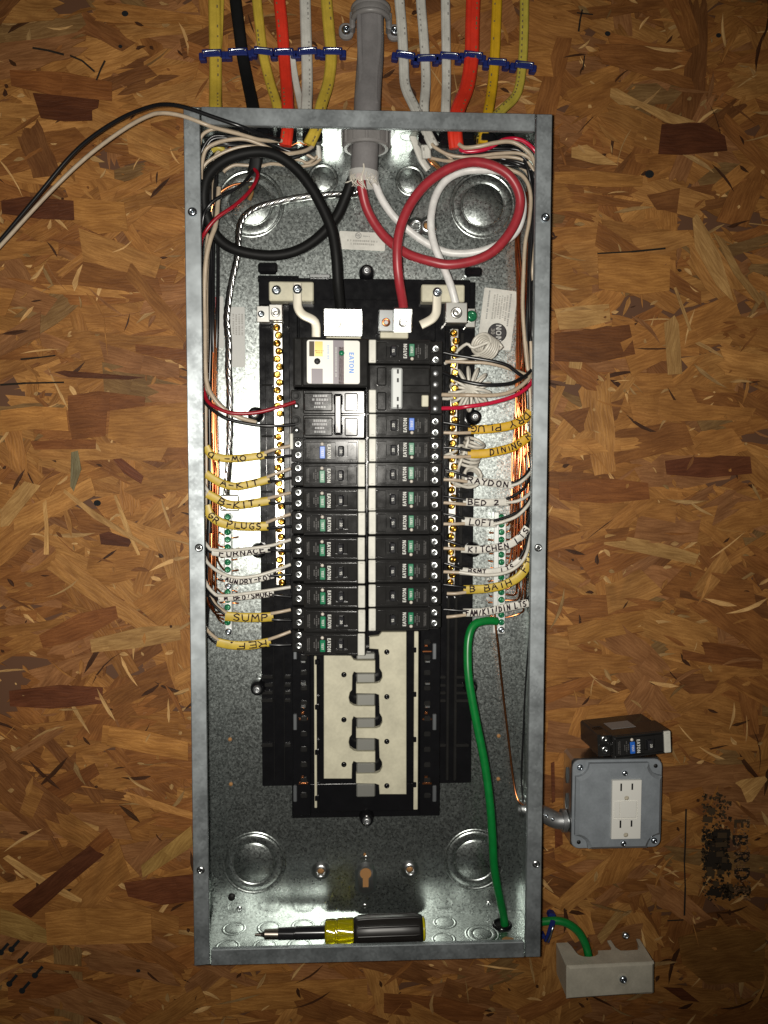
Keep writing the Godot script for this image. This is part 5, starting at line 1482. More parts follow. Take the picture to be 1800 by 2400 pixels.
	for q in [[501, 139, -0.06, "leftmost yellow cable"], [561, 136, -0.05, "black flat cable"], [620, 134, 0.10, "slanting yellow cable"], [667, 136, -0.02, "left red cable"], [722, 134, -0.08, "left white cable"], [780, 134, 0.0, "yellow cable beside the grey one"], [948, 143, 0.14, "first white cable right of the grey one"], [997, 150, -0.04, "second white cable right of the grey one"], [1050, 145, 0.06, "third white cable right of the grey one"], [1105, 143, 0.10, "right red cable"], [1160, 159, 0.05, "deep yellow cable"], [1223, 166, 0.10, "rightmost pale yellow cable"]]:
		var o := thing("cable_staple", "blue staple with a steel bar across the %s" % q[3], "cable staple", spot(q[0], q[1], 0.0), "blue staples in a row")
		o.rotation.z = -q[2]
		var s := Shape.new()
		s.box(Vector3(-0.0108, -0.0004, 0.0045), Vector3(0.0074, 0.0080, 0.009), 0.0010)
		s.box(Vector3(0.0108, 0.0002, 0.0045), Vector3(0.0074, 0.0078, 0.009), 0.0010)
		s.box(Vector3(-0.0088, 0, 0.0085), Vector3(0.0030, 0.0070, 0.0100), 0.0008)
		s.box(Vector3(0.0088, 0, 0.0085), Vector3(0.0030, 0.0070, 0.0100), 0.0008)
		s.box(Vector3(0, 0.0003, 0.0128), Vector3(0.0205, 0.0078, 0.0022), 0.0008)
		obj("saddle", s.done(), M.staple_blue, o)
		s = Shape.new()
		s.tube(curve(PackedVector3Array([Vector3(-0.0088, -0.0022, 0.006), Vector3(-0.0085, -0.0004, 0.0148), Vector3(-0.0062, 0.0010, 0.0152), Vector3(0.0062, 0.0016, 0.0152), Vector3(0.0085, 0.0004, 0.0148), Vector3(0.0088, -0.0022, 0.006)]), 4), 0.00065, 8)
		obj("steel_bar", s.done(), M.screw_zinc, o)


func build_gutter_wires() -> void:
	# every loose wire in the gutters: [name, colour, radius in mm, label, path]
	var plan := [
		["black_wire", "black_wire", 2.1, "long black wire leaving the panel over its top left corner", [[-40, 606, 0.030], [0, 564, 0.034], [87, 460, 0.042], [162, 370, 0.050], [220, 318, 0.058], [289, 275, 0.068], [347, 252, 0.080], [388, 245, 0.090], [434, 252, 0.0945], [505, 276, 0.0945], [566, 297, 0.092], [611, 315, 0.078], [655, 328, 0.058]]],
		["white_wire", "tan_wire", 2.0, "long white wire leaving the panel beside the black one, upper left", [[-40, 618, 0.032], [0, 577, 0.036], [116, 451, 0.046], [203, 368, 0.054], [289, 304, 0.068], [347, 272, 0.082], [382, 265, 0.090], [428, 272, 0.0945], [480, 291, 0.0935], [505, 300, 0.088], [560, 314, 0.078], [611, 328, 0.068], [660, 330, 0.054]]],
		["red_wire", "red_wire", 2.0, "red wire curving from the black sheath to behind the left flange", [[596, 396, 0.034], [604, 412, 0.040], [587, 446, 0.050], [551, 481, 0.058], [508, 511, 0.062], [480, 546, 0.060], [470, 580, 0.050], [468, 700, 0.044], [472, 880, 0.050], [480, 923, 0.056], [490, 944, 0.060], [519, 961, 0.062], [551, 969, 0.062], [600, 967, 0.060], [647, 956, 0.058], [692, 942, 0.054]]],
		["black_wire", "black_wire", 1.9, "black wire running beside the red one to the left two-pole breaker", [[594, 400, 0.034], [566, 434, 0.044], [525, 456, 0.050], [490, 482, 0.052], [474, 530, 0.046], [470, 700, 0.04], [472, 910, 0.048], [482, 944, 0.054], [511, 970, 0.058], [543, 985, 0.058], [600, 996, 0.057], [640, 998, 0.056], [692, 995, 0.052]]],
		["tan_wire", "tan_wire", 2.5, "thick tan wire running down the left gutter past the black loop", [[513, 440, 0.040], [510, 483, 0.044], [505, 528, 0.048], [493, 562, 0.052], [484, 603, 0.052], [480, 657, 0.050], [479, 711, 0.048], [480, 749, 0.048], [481, 846, 0.050], [486, 903, 0.052], [503, 936, 0.052], [527, 960, 0.050], [560, 978, 0.048], [600, 990, 0.044]]],
		["copper_wire", "copper", 1.3, "bare copper wire bending out of the black sheath, upper left", [[590, 418, 0.030], [570, 428, 0.032], [540, 436, 0.034], [512, 456, 0.034], [496, 490, 0.030], [494, 540, 0.026]]],
		["tan_wire", "tan_wire", 2.0, "tan wire rising highest over the black loop, upper left", [[471, 420, 0.056], [473, 388, 0.058], [482, 352, 0.060], [505, 336, 0.062], [541, 327, 0.064], [578, 327, 0.064], [614, 340, 0.062], [650, 356, 0.060], [677, 360, 0.058], [713, 354, 0.052], [733, 343, 0.046]]],
		["tan_wire", "tan_wire", 1.8, "tan wire following the top of the black loop, upper left", [[470, 402, 0.048], [487, 379, 0.050], [523, 358, 0.052], [562, 345, 0.052], [600, 344, 0.050], [640, 356, 0.046]]],
		["tan_wire", "tan_wire", 1.8, "short tan wire curving under the long pair, top left corner", [[468, 338, 0.060], [472, 320, 0.062], [487, 307, 0.062], [515, 302, 0.060], [560, 312, 0.052]]],
		["tan_wire", "tan_wire", 1.8, "tan wire arching below the black loop, upper left", [[524, 404, 0.020], [530, 397, 0.020], [550, 387, 0.020], [585, 388, 0.018], [612, 389, 0.018], [640, 384, 0.020], [690, 390, 0.022], [730, 386, 0.024], [752, 372, 0.028]]],
		["tan_wire", "tan_wire", 1.7, "short tan wire crossing right of the black loop top", [[676, 374, 0.036], [690, 366, 0.036], [712, 360, 0.036], [736, 372, 0.034]]],
		["tan_wire", "tan_wire", 1.7, "pale tan wire ending beside the torn white sheath, upper left", [[684, 372, 0.032], [706, 376, 0.032], [722, 382, 0.030], [744, 366, 0.030]]],
		["white_sheath_end", "white_sheath", 3.2, "short white cable sheath end left of the connector nut", [[742, 330, 0.030], [746, 352, 0.028], [748, 374, 0.026]]],
		["copper_wire", "copper", 1.0, "bare copper twist under the yellow cable end, upper left", [[528, 341, 0.046], [545, 347, 0.046], [566, 342, 0.044], [600, 336, 0.04]]],
		["copper_wire", "copper", 1.0, "bare copper bit by the red cable tip, upper left", [[680, 344, 0.044], [700, 334, 0.046], [716, 340, 0.044], [730, 330, 0.042]]],
		["yellow_sheath_scrap", "pale_yellow_sheath", 3.0, "yellow sheath scrap under the tan wires, upper left", [[498, 352, 0.040], [512, 346, 0.042], [524, 352, 0.040]]],
	]
	# runs that only their place in a bundle tells apart
	var black_arcs := "black wire in the bundle arching under the panel top on the left"
	for i in 6:
		var d := i * 6.0
		plan.append(["black_wire", "black_wire", 1.8, black_arcs, [[470, 398 + d, 0.040], [474, 352 + d, 0.044], [496, 326 + d * 0.6, 0.046], [535, 316 + d * 0.7, 0.046], [590, 322 + d * 0.9, 0.044], [640, 340 + d, 0.042], [690, 352 + d * 0.5, 0.040], [740, 336 + d * 0.4, 0.036]], "black wires at the top left"])
	for i in 5:
		plan.append(["black_wire", "black_wire", 1.8, "black wire running down the left gutter behind the labelled sleeves", [[540 + i * 14, 350, 0.026], [500 + i * 6, 362, 0.024], [484 + i * 6, 420, 0.020 + 0.004 * (i % 3)], [482 + i * 6.5, 600, 0.022], [482 + i * 6.5, 760, 0.020 + 0.003 * i], [480 + i * 7, 940, 0.020], [480 + i * 7, 1130, 0.022], [478 + i * 4, 1300, 0.020], [476 + i * 2, 1470, 0.018]], "black wires in the left gutter"])
	for i in 2:
		plan.append(["tan_wire", "tan_wire", 1.8, "tan wire running down the left gutter", [[540 + i * 20, 352, 0.030], [508 + i * 8, 362, 0.028], [492 + i * 8, 425, 0.026], [486 + i * 7, 520, 0.028 + 0.003 * i], [480 + i * 4, 640, 0.034], [482 + i * 4, 800, 0.036], [481 + i * 3, 960, 0.034], [479 + i * 2, 1130, 0.036], [478, 1280, 0.038]], "tan wires in the left gutter"])
	for i in 9:
		var row := 1230.0 + i * 26.0
		var x0 := 496.0 + (i % 5) * 2.6
		plan.append(["copper_wire", "copper", 1.05, "bare copper ground wire running down the left gutter to the ground bar", [[502 + (i % 3) * 3, 720 + i * 30, 0.028], [x0 + 3, 900 + i * 20, 0.030], [x0 + 2, 1040 + i * 14, 0.030 + 0.0015 * (i % 4)], [x0 + (i % 3), row - 60, 0.028], [x0 + 4, row - 22, 0.022], [x0 + 14, row - 4, 0.014], [526, row, 0.011], [546, row + 1, 0.011], [556 + (i % 3) * 3, row + 2, 0.011]], "bare copper wires on the left"])
	for i in 4:
		plan.append(["copper_wire", "copper", 1.05, "bare copper ground wire bunched low in the left gutter", [[492 + i * 2, 1250, 0.036], [490 + i * 2, 1350, 0.034], [488 + i * 3, 1405 + i * 6, 0.030], [498 + i * 4, 1428 + i * 7, 0.022], [524, 1434 + i * 9, 0.012]], "bare copper wires on the left"])
	plan.append_array([
		["tan_wire", "tan_wire", 2.2, "tan wire from the red cable over the top right corner", [[1076, 338, 0.050], [1090, 346, 0.054], [1123, 343, 0.058], [1159, 335, 0.060], [1195, 332, 0.060], [1222, 343, 0.060], [1246, 366, 0.058], [1258, 400, 0.050]]],
		["red_wire", "pink_wire", 2.2, "bright red wire arching into the top right corner", [[1078, 350, 0.046], [1092, 355, 0.048], [1123, 353, 0.050], [1150, 345, 0.050], [1177, 329, 0.052], [1204, 325, 0.052], [1231, 333, 0.054], [1257, 359, 0.054], [1266, 400, 0.044]]],
		["tan_wire", "tan_wire", 1.9, "tan wire from the white sheath end, upper right", [[1012, 338, 0.048], [1022, 347, 0.050], [1050, 362, 0.052], [1087, 368, 0.054], [1123, 366, 0.054], [1168, 360, 0.054], [1213, 359, 0.055], [1240, 370, 0.055], [1257, 390, 0.052], [1263, 440, 0.044]]],
		["tan_wire", "tan_wire", 1.8, "tan wire zigzagging from the copper bits, upper right", [[1005, 369, 0.030], [1032, 375, 0.034], [1064, 378, 0.040], [1100, 372, 0.044], [1141, 369, 0.046], [1195, 368, 0.046], [1231, 377, 0.048], [1249, 398, 0.048], [1256, 440, 0.044], [1258, 520, 0.04]]],
		["tan_wire", "tan_wire", 1.7, "short tan wire outside the red loop, upper right", [[1180, 388, 0.040], [1213, 389, 0.042], [1235, 404, 0.044], [1243, 430, 0.044], [1246, 480, 0.042]]],
		["tan_wire", "tan_wire", 2.1, "tan wire curving close round the red loop and down the right gutter", [[1180, 392, 0.048], [1199, 399, 0.050], [1222, 410, 0.052], [1238, 433, 0.054], [1244, 468, 0.054], [1240, 520, 0.054], [1231, 570, 0.052], [1227, 640, 0.050], [1225, 720, 0.050], [1230, 800, 0.050], [1237, 868, 0.050]]],
		["tan_wire", "tan_wire", 1.7, "tan wire against the right flange, upper part", [[1262, 470, 0.046], [1256, 540, 0.05], [1251, 600, 0.05], [1248, 640, 0.048], [1252, 690, 0.04]]],
		["tan_wire", "tan_wire", 1.6, "short tan wire crossing under the white sheath end, upper right", [[1030, 352, 0.036], [1050, 366, 0.036], [1066, 380, 0.034]]],
		["copper_wire", "copper", 1.1, "bare copper end beside the hanging white sheath, upper right", [[998, 358, 0.030], [1003, 372, 0.032], [1012, 384, 0.032], [1028, 394, 0.030]]],
		["paper_wrap", "brown_paper", 2.6, "brown paper wrap by the hanging white sheath, upper right", [[996, 352, 0.028], [1002, 366, 0.028], [1018, 384, 0.026], [1030, 396, 0.024]]],
		["paper_wrap", "brown_paper", 2.8, "brown paper wrap between the ends of the yellow cable, upper right", [[1120, 322, 0.038], [1122, 336, 0.038], [1124, 346, 0.036]]],
		["paper_wrap", "brown_paper", 2.4, "brown paper wrap hanging below the black sheath, upper left", [[586, 436, 0.022], [590, 450, 0.020], [584, 468, 0.016]]],
		["black_wire", "black_wire", 2.0, "upper black wire bowing from the right gutter to the top right breaker", [[1040, 826, 0.050], [1067, 832, 0.052], [1121, 841, 0.056], [1160, 848, 0.058], [1189, 857, 0.058], [1216, 876, 0.056], [1234, 886, 0.052], [1250, 880, 0.044]]],
		["tan_wire", "tan_wire", 1.9, "upper tan wire bowing from the right gutter to the top right breaker", [[1044, 848, 0.050], [1070, 848, 0.053], [1094, 849, 0.055], [1148, 852, 0.057], [1203, 867, 0.056], [1236, 878, 0.052], [1250, 870, 0.044]]],
		["black_wire", "black_wire", 2.1, "lower black wire sagging over the flower-shaped pigtail", [[1036, 872, 0.050], [1058, 882, 0.054], [1081, 892, 0.060], [1135, 902, 0.064], [1189, 900, 0.062], [1216, 890, 0.058], [1238, 875, 0.052], [1250, 858, 0.044]]],
		["tan_wire", "tan_wire", 2.2, "tan wire running straight over the flower-shaped pigtail", [[1036, 925, 0.052], [1070, 926, 0.058], [1094, 926, 0.064], [1148, 927, 0.064], [1189, 921, 0.062], [1216, 908, 0.058], [1238, 888, 0.052], [1246, 866, 0.044]]],
		["red_wire", "pink_wire", 2.2, "bright red wire below the flower-shaped pigtail, from the white tie bar breaker", [[1036, 957, 0.052], [1070, 956, 0.058], [1094, 953, 0.062], [1148, 945, 0.062], [1203, 929, 0.060], [1238, 906, 0.054], [1252, 880, 0.044]]],
		["copper_wire", "copper", 1.3, "thin bare copper wire hanging from the right ground bar down the back plate", [[1160, 1440, 0.022], [1163, 1480, 0.022], [1168, 1520, 0.020], [1176, 1600, 0.014], [1190, 1720, 0.012], [1202, 1820, 0.014], [1212, 1870, 0.020], [1226, 1888, 0.026]]],
		["black_wire", "black_wire", 1.0, "thin black wire dropping along the right side wall", [[1242, 1470, 0.030], [1232, 1600, 0.028], [1226, 1720, 0.028], [1222, 1820, 0.030], [1226, 1880, 0.036]]],
	])
	for i in 10:
		plan.append(["black_wire", "black_wire", 1.9, "black wire in the bundle running down the right gutter", [[1080 + i * 5, 352 + (i % 4) * 8, 0.030 + 0.003 * (i % 3)], [1140 + i * 4, 348 + (i % 5) * 9, 0.040], [1205 + i * 3, 352 + (i % 5) * 10, 0.046], [1240 + (i % 5) * 4, 396 + i * 3, 0.048 - 0.002 * (i % 4)], [1246 + (i % 5) * 4, 480, 0.040 + 0.003 * (i % 4)], [1240 + (i % 6) * 4, 620, 0.036 + 0.004 * (i % 4)], [1238 + (i % 6) * 4, 780, 0.036 + 0.003 * (i % 5)], [1244 + (i % 5) * 3, 900, 0.036], [1244 + (i % 5) * 3, 1050, 0.040], [1243 + (i % 4) * 3, 1220, 0.040], [1244 + (i % 3) * 3, 1400, 0.034]], "black wires in the right gutter"])
	for i in 3:
		plan.append(["tan_wire", "tan_wire", 1.8, "tan wire among the black ones in the right gutter", [[1232 + i * 12, 800, 0.050], [1240 + i * 6, 900, 0.050], [1246 + i * 3, 1000, 0.048], [1248 + i * 2, 1150, 0.046], [1247, 1300, 0.044]], "tan wires in the right gutter"])
	for i in 14:
		var row := 1230.0 + i * 16.4
		var x0 := 1196.0 + (i % 7) * 5.4
		var top := 585.0 if i < 4 else 650.0 + i * 16.0
		plan.append(["copper_wire", "copper", 1.15, "bare copper ground wire in the bundle beside the right gutter", [[1222 + i * 4, 450, 0.012] if i < 4 else [1236 + (i % 3) * 5, 430, 0.014], [1215 + i * 3, 520, 0.014] if i < 4 else [1240 + (i % 3) * 4, 560, 0.016], [1206 + (i % 5) * 4 + (0 if i < 4 else 18), top, 0.020], [1210 + (i % 5) * 5, top + 110, 0.024], [1208 + (i % 6) * 5, 880 + i * 8, 0.030 + 0.002 * (i % 4)], [x0 + 8, 1020 + i * 5, 0.032 + 0.002 * (i % 5)], [x0 + 4, 1130 + i * 8, 0.030 + 0.002 * (i % 4)], [x0, row - 60, 0.026], [x0 - 1, row - 24, 0.022], [maxf(1188, x0 - 8), row - 5, 0.014], [1182, row, 0.011], [1164, row + 1, 0.011], [1150 - (i % 3) * 3, row + 2, 0.012]], "bare copper wires on the right"])
	rng.seed = 44
	for q in plan:
		if q.size() > 5:
			# no wire in a bundle lies just like its neighbour
			for k in range(1, q[4].size() - 1):
				q[4][k][0] += rng.randf_range(-3.5, 3.5)
				q[4][k][1] += rng.randf_range(-5.0, 5.0)
				q[4][k][2] += rng.randf_range(-0.002, 0.004)
		var o := wire(q[0] if q[0] != "white_wire" else "tan_wire", q[4], q[2] * 0.001, M[q[1]])
		tag(o, q[3], "wire" if "wire" in q[0] else "cable sheath" if "sheath" in q[0] else "paper", q[5] if q.size() > 5 else "")


func coil(center: Vector3, axis: Vector3, r: float, turns: float, pitch: float, tail_a: Array, tail_b: Array) -> PackedVector3Array:
	var xf := facing(center, axis)
	var out := PackedVector3Array()
	for q in tail_a:
		out.append(spot(q[0], q[1], q[2]))
	var n := int(turns * 12)
	for i in n + 1:
		var t := TAU * i / 12.0
		out.append(xf * Vector3(cos(t) * r, sin(t) * r, (float(i) / 12.0 - turns * 0.5) * pitch))
	for q in tail_b:
		out.append(spot(q[0], q[1], q[2]))
	return out


func build_pigtails() -> void:
	var s := Shape.new()
	s.tube(curve(coil(spot(1138, 812, 0.042), Vector3(-0.62, 0.22, 0.62), 0.0112, 6.0, 0.0034, [[1042, 852, 0.046], [1064, 844, 0.050], [1100, 838, 0.052]], [[1110, 815, 0.056], [1094, 806, 0.056], [1072, 822, 0.050]]), 3), 0.00175, 8)
	tag(obj("coiled_pigtail", s.done(), M.white_wire), "tightly coiled white pigtail wire beside the white sticker", "pigtail wire", "coiled pigtail wires")
	# one wound into a flower
	var p := PackedVector3Array()
	var c := spot(1101, 912, 0.040)
	p.append(spot(1036, 934, 0.046))
	p.append(spot(1060, 934, 0.044))
	for i in 13 * 12:
		var t := TAU * i / 12.0
		var a := TAU * i / (13.0 * 12.0) * 0.96 + 3.3
		var rr := 0.0098 + 0.0104 * cos(t)
		p.append(c + Vector3(cos(a) * rr * 1.12, sin(a) * rr * 1.15, sin(t) * 0.0050))
	p.append(spot(1060, 900, 0.046))
	s = Shape.new()
	s.tube(curve(p, 2), 0.00175, 7)
	tag(obj("coiled_pigtail", s.done(), M.white_wire), "white pigtail wire wound into a flower shape beside the right neutral bar", "pigtail wire", "coiled pigtail wires")
	s = Shape.new()
	s.tube(curve(coil(spot(1104, 1062, 0.030), Vector3(0.25, 0.92, 0.35), 0.0105, 6.5, 0.0046, [[1042, 1068, 0.048], [1066, 1058, 0.046], [1084, 1044, 0.044]], [[1076, 1092, 0.036], [1070, 1104, 0.040], [1048, 1104, 0.046]]), 3), 0.00175, 8)
	tag(obj("coiled_pigtail", s.done(), M.white_wire), "coiled white pigtail wire half hidden behind the DINING sleeve", "pigtail wire", "coiled pigtail wires")
	s = Shape.new()
	s.tube(curve(coil(spot(1106, 1116, 0.032), Vector3(0.05, 0.30, 0.95), 0.0088, 4.0, 0.0036, [[1042, 1122, 0.048], [1060, 1128, 0.044], [1076, 1140, 0.038]], [[1118, 1136, 0.040], [1095, 1142, 0.042], [1066, 1132, 0.046]]), 3), 0.00175, 8)
	tag(obj("coiled_pigtail", s.done(), M.white_wire), "ring-shaped coiled white pigtail wire behind the RAYDON sleeve", "pigtail wire", "coiled pigtail wires")


# ------------------------------------------------------------------ the other things
func build_receptacle_box() -> void:
	var at := spot(1449, 1888, 0.0)
	at = Vector3(spot(1449, 1888, 0.044).x, spot(1449, 1888, 0.044).y, 0.0)
	var o := thing("receptacle_box", "square grey metal receptacle box with a white duplex outlet, right of the panel", "receptacle box", at)
	var s := Shape.new()
	s.span(Vector3(-0.0505, -0.0505, 0.0), Vector3(0.0505, 0.0505, 0.037), 0.003)
	obj("steel_box", s.done(), M.bright_zinc, o)
	for y in [0.026, -0.004, -0.030]:
		s = Shape.new()
		s.tube(curve(PackedVector3Array([Vector3(-0.0506, y - 0.009, 0.020), Vector3(-0.0513, y, 0.020), Vector3(-0.0506, y + 0.009, 0.020)]), 4), 0.0022, 8, 0.0008)
		obj("knockout_slot", s.done(), M.bright_zinc, o)
	s = Shape.new()
	s.slab(rounded(0.1010, 0.1010, 0.0085), 0.0372, 0.0400, 0.0010)
	obj("cover_rim", s.done(), M.grey_enamel, o)
	var poly := PackedVector2Array()
	for k in 4:
		var c := Vector2([1, -1, -1, 1][k], [1, 1, -1, -1][k]) * 0.0482
		for i in 7:
			var t := PI / 2 * k + PI * 1.5 - PI / 2 * i / 6.0
			poly.append(c + Vector2(cos(t), sin(t)) * 0.0150)
	s = Shape.new()
	s.slab(poly, 0.0395, 0.0485, 0.0036)
	obj("raised_cover", s.done(), M.grey_enamel, o)
	for q in [[-0.0425, 0.0425, true], [0.0428, 0.0428, false], [-0.0425, -0.0428, false], [0.0428, -0.0425, true]]:
		if q[2]:
			obj("corner_screw", screw_head(0.0036, 0.0026), M.screw_zinc, o).position = Vector3(q[0], q[1], 0.0402)
		else:
			s = Shape.new()
			s.lathe([Vector2(0, 0.0003), Vector2(0.0022, 0.0003), Vector2(0.0024, -0.0003)], 14, Transform3D(Basis(), Vector3(q[0], q[1], 0.0402)))
			obj("corner_hole", s.done(), M.deep_black, o)
	for y in [0.0382, -0.0410]:
		obj("cover_screw", screw_head(0.0034, 0.0022), M.screw_zinc, o).position = Vector3(0.0050, y, 0.0487)
	var r := CSGCombiner3D.new()
	r.name = "outlet_face"
	o.add_child(r)
	r.position = Vector3(0.0065, -0.0013, 0.0488)
	var parts := [[Vector3(0, 0, 0.0006), Vector3(0.0325, 0.0660, 0.0050), 0], [Vector3(-0.0012, 0, 0.0030), Vector3(0.0270, 0.0212, 0.0020), 1]]
	for y in [0.0238, -0.0178]:
		parts.append([Vector3(-0.0064, y + 0.0015, 0.0030), Vector3(0.0019, 0.0085, 0.0040), 2])
		parts.append([Vector3(0.0060, y + 0.0020, 0.0030), Vector3(0.0019, 0.0072, 0.0040), 2])
	for q in parts:
		var b := CSGBox3D.new()
		b.name = "cut" if q[2] == 2 else "plate"
		b.position = q[0]
		b.size = q[1]
		b.operation = CSGShape3D.OPERATION_SUBTRACTION if q[2] else CSGShape3D.OPERATION_UNION
		b.material = M.receptacle_white if q[2] < 2 else M.deep_black
		r.add_child(b, true)
	for y in [0.0238, -0.0178]:
		var c := CSGCylinder3D.new()
		c.name = "cut"
		c.radius = 0.0026
		c.height = 0.006
		c.sides = 14
		c.rotation.x = PI / 2
		c.position = Vector3(0.0, y - 0.0108, 0.0030)
		c.operation = CSGShape3D.OPERATION_SUBTRACTION
		c.material = M.beige
		r.add_child(c, true)
	s = Shape.new()
	s.span(Vector3(-0.0070, -0.0094, 0.0006), Vector3(0.0113, 0.0094, 0.0035), 0.0006)
	var bt := obj("centre_insert", s.done(), M.receptacle_white, o)
	bt.position = r.position
	s = Shape.new()
	s.span(Vector3(-0.0138, -0.0094, 0.0006), Vector3(-0.0074, 0.0094, 0.0030), 0.0006)
	bt = obj("centre_insert", s.done(), M.receptacle_white, o)
	bt.position = r.position
	# the steel nipple that joins it to the panel
	o = thing("conduit_nipple", "short galvanized offset conduit fitting between panel and receptacle box", "conduit fitting")
	s = Shape.new()
	s.tube(curve(spots([[1262, 1904, 0.018], [1282, 1912, 0.018], [1302, 1922, 0.019], [1322, 1924, 0.020], [1346, 1922, 0.020]]), 5), 0.0095, 18)
	obj("tube", s.done(), M.aged_zinc, o)
	s = Shape.new()
	s.tube(spots([[1316, 1923, 0.020], [1326, 1923, 0.020]]), 0.0128, 18)
	s.tube(spots([[1330, 1923, 0.020], [1337, 1923, 0.020]]), 0.0118, 6)
	obj("collar", s.done(), M.aged_zinc, o)
	s = Shape.new()
	s.lathe([Vector2(0.0085, 0.0), Vector2(0.0150, 0.0), Vector2(0.0150, 0.0030), Vector2(0.0125, 0.0034), Vector2(0.0100, 0.0034), Vector2(0.0098, 0.0075), Vector2(0.0082, 0.0080)], 20, Transform3D(Basis(Vector3(0, 1, 0), -PI / 2), Vector3(BOX_W / 2 - 0.0012, spot(1240, 1896, 0.020).y, 0.020)), true)
	obj("locknut", s.done(), M.bright_zinc, o)
	for q in [[1281, 1912], [1296, 1920]]:
		obj("screw", screw_head(0.0020, 0.0014), M.screw_zinc, o, facing(spot(q[0], q[1], 0.0278), Vector3(0.1, 0.1, 1)))


func build_ground_bridge() -> void:
	var o := thing("grounding_bridge", "beige plastic grounding bridge cover with a screw, below right of the panel", "grounding bridge")
	var p0 := spot(1330, 2266, 0.046)
	var p1 := spot(1534, 2338, 0.046)
	var w := p1.x - p0.x
	var h := p0.y - p1.y
	var turn := Basis(Vector3(0, 0, 1), 0.022)
	o.transform = Transform3D(turn, Vector3(p0.x, p1.y, 0))
	var s := Shape.new()
	s.slab(PackedVector2Array([Vector2(0, 0), Vector2(w, 0.002), Vector2(w, h), Vector2(0.001, h)]), 0.0415, 0.0460, 0.0026)
	# bottom, left end and the notched top wall
	s.span(Vector3(0.0004, 0.0002, 0.0), Vector3(w - 0.0004, 0.0026, 0.0425), 0.0006)
	s.span(Vector3(0.0, 0.0026, 0.0), Vector3(0.0026, h - 0.0004, 0.0440), 0.0006)
	s.span(Vector3(w - 0.0026, 0.0026, 0.0), Vector3(w, h - 0.0004, 0.0440), 0.0006)
	var top := PackedVector2Array()
	top.append_array(PackedVector2Array([Vector2(0, 0), Vector2(w, 0), Vector2(w, 0.044), Vector2(w - 0.004, 0.045), Vector2(w - 0.006, 0.030), Vector2(w - 0.010, 0.024)]))
	for i in 6:
		var t := PI * (1.0 + i / 5.0)
		top.append(Vector2(w * 0.80 - cos(t) * -0.011, 0.022 + sin(t) * 0.004 + 0.0015))
	top.resize(6)
	top.append_array(PackedVector2Array([Vector2(w * 0.78, 0.0235), Vector2(w * 0.70, 0.024), Vector2(w * 0.665, 0.030), Vector2(w * 0.655, 0.045), Vector2(w * 0.61, 0.044), Vector2(w * 0.615, 0.031), Vector2(w * 0.59, 0.026), Vector2(w * 0.44, 0.026)]))
	for i in 7:
		var t := PI * i / 6.0
		top.append(Vector2(w * 0.31 + cos(t) * 0.0125, 0.0235 - sin(t) * 0.0085))
	top.append_array(PackedVector2Array([Vector2(w * 0.165, 0.036), Vector2(w * 0.14, 0.044), Vector2(0.001, 0.044)]))
	s.slab(top, -0.0012, 0.0012, 0.0005, Transform3D(Basis(Vector3(1, 0, 0), Vector3(0, 0, -1), Vector3(0, 1, 0)), Vector3(0, h - 0.0014, 0.0445)))
	obj("cover", s.done(), M.beige, o)
	s = Shape.new()
	s.lathe([Vector2(0.0046, 0.0003), Vector2(0.0064, 0.0004), Vector2(0.0072, 0.0)], 20, Transform3D(Basis(), Vector3(w * 0.64, h * 0.54, 0.0460)))
	obj("screw_recess", s.done(), M.beige, o)
	obj("screw", screw_head(0.0046, 0.0034), M.screw_zinc, o).position = Vector3(w * 0.64, h * 0.55, 0.0462)
	obj("wall_screw", screw_head(0.0046, 0.004), M.screw_zinc, o).position = Vector3(w * 0.80, h + 0.010, 0.008)
	# the green conductor inside the panel, out below it and across to the bridge
	var g := wire("green_ground_wire", [[1164, 1456, 0.030], [1140, 1455, 0.034], [1112, 1464, 0.038], [1099, 1492, 0.042], [1096, 1540, 0.046], [1100, 1600, 0.050], [1116, 1690, 0.052], [1136, 1790, 0.054], [1148, 1880, 0.056], [1154, 1960, 0.055], [1158, 2030, 0.050], [1168, 2090, 0.042], [1180, 2146, 0.032], [1184, 2176, 0.030], [1190, 2205, 0.026], [1212, 2204, 0.018], [1246, 2168, 0.013], [1282, 2159, 0.012], [1318, 2160, 0.013], [1350, 2178, 0.015], [1370, 2208, 0.018], [1380, 2246, 0.022], [1382, 2280, 0.022]], 0.0046, M.green_wire, self, 14)
	tag(g, "thick green ground wire from the right ground bar down to the beige bridge", "wire")
	o = thing("cable_staple", "blue plastic staple with a steel bar on the green wire, right of the panel foot", "cable staple", spot(1279, 2163, 0.0))
	o.rotation.z = -0.28
	s = Shape.new()
	s.box(Vector3(0.0015, 0.0135, 0.005), Vector3(0.009, 0.0080, 0.012), 0.002)
	s.box(Vector3(-0.0015, -0.0125, 0.005), Vector3(0.006, 0.0060, 0.011), 0.002)
	s.box(Vector3(0.0, 0.001, 0.0185), Vector3(0.0060, 0.0270, 0.0030), 0.001)
	obj("saddle", s.done(), M.staple_blue, o)
	s = Shape.new()
	s.tube(curve(PackedVector3Array([Vector3(0.0012, 0.0085, 0.012), Vector3(0.0010, 0.0070, 0.0208), Vector3(-0.0006, -0.0100, 0.0208), Vector3(-0.0014, -0.0130, 0.0140)]), 4), 0.0011, 8)
	obj("steel_bar", s.done(), M.screw_zinc, o)


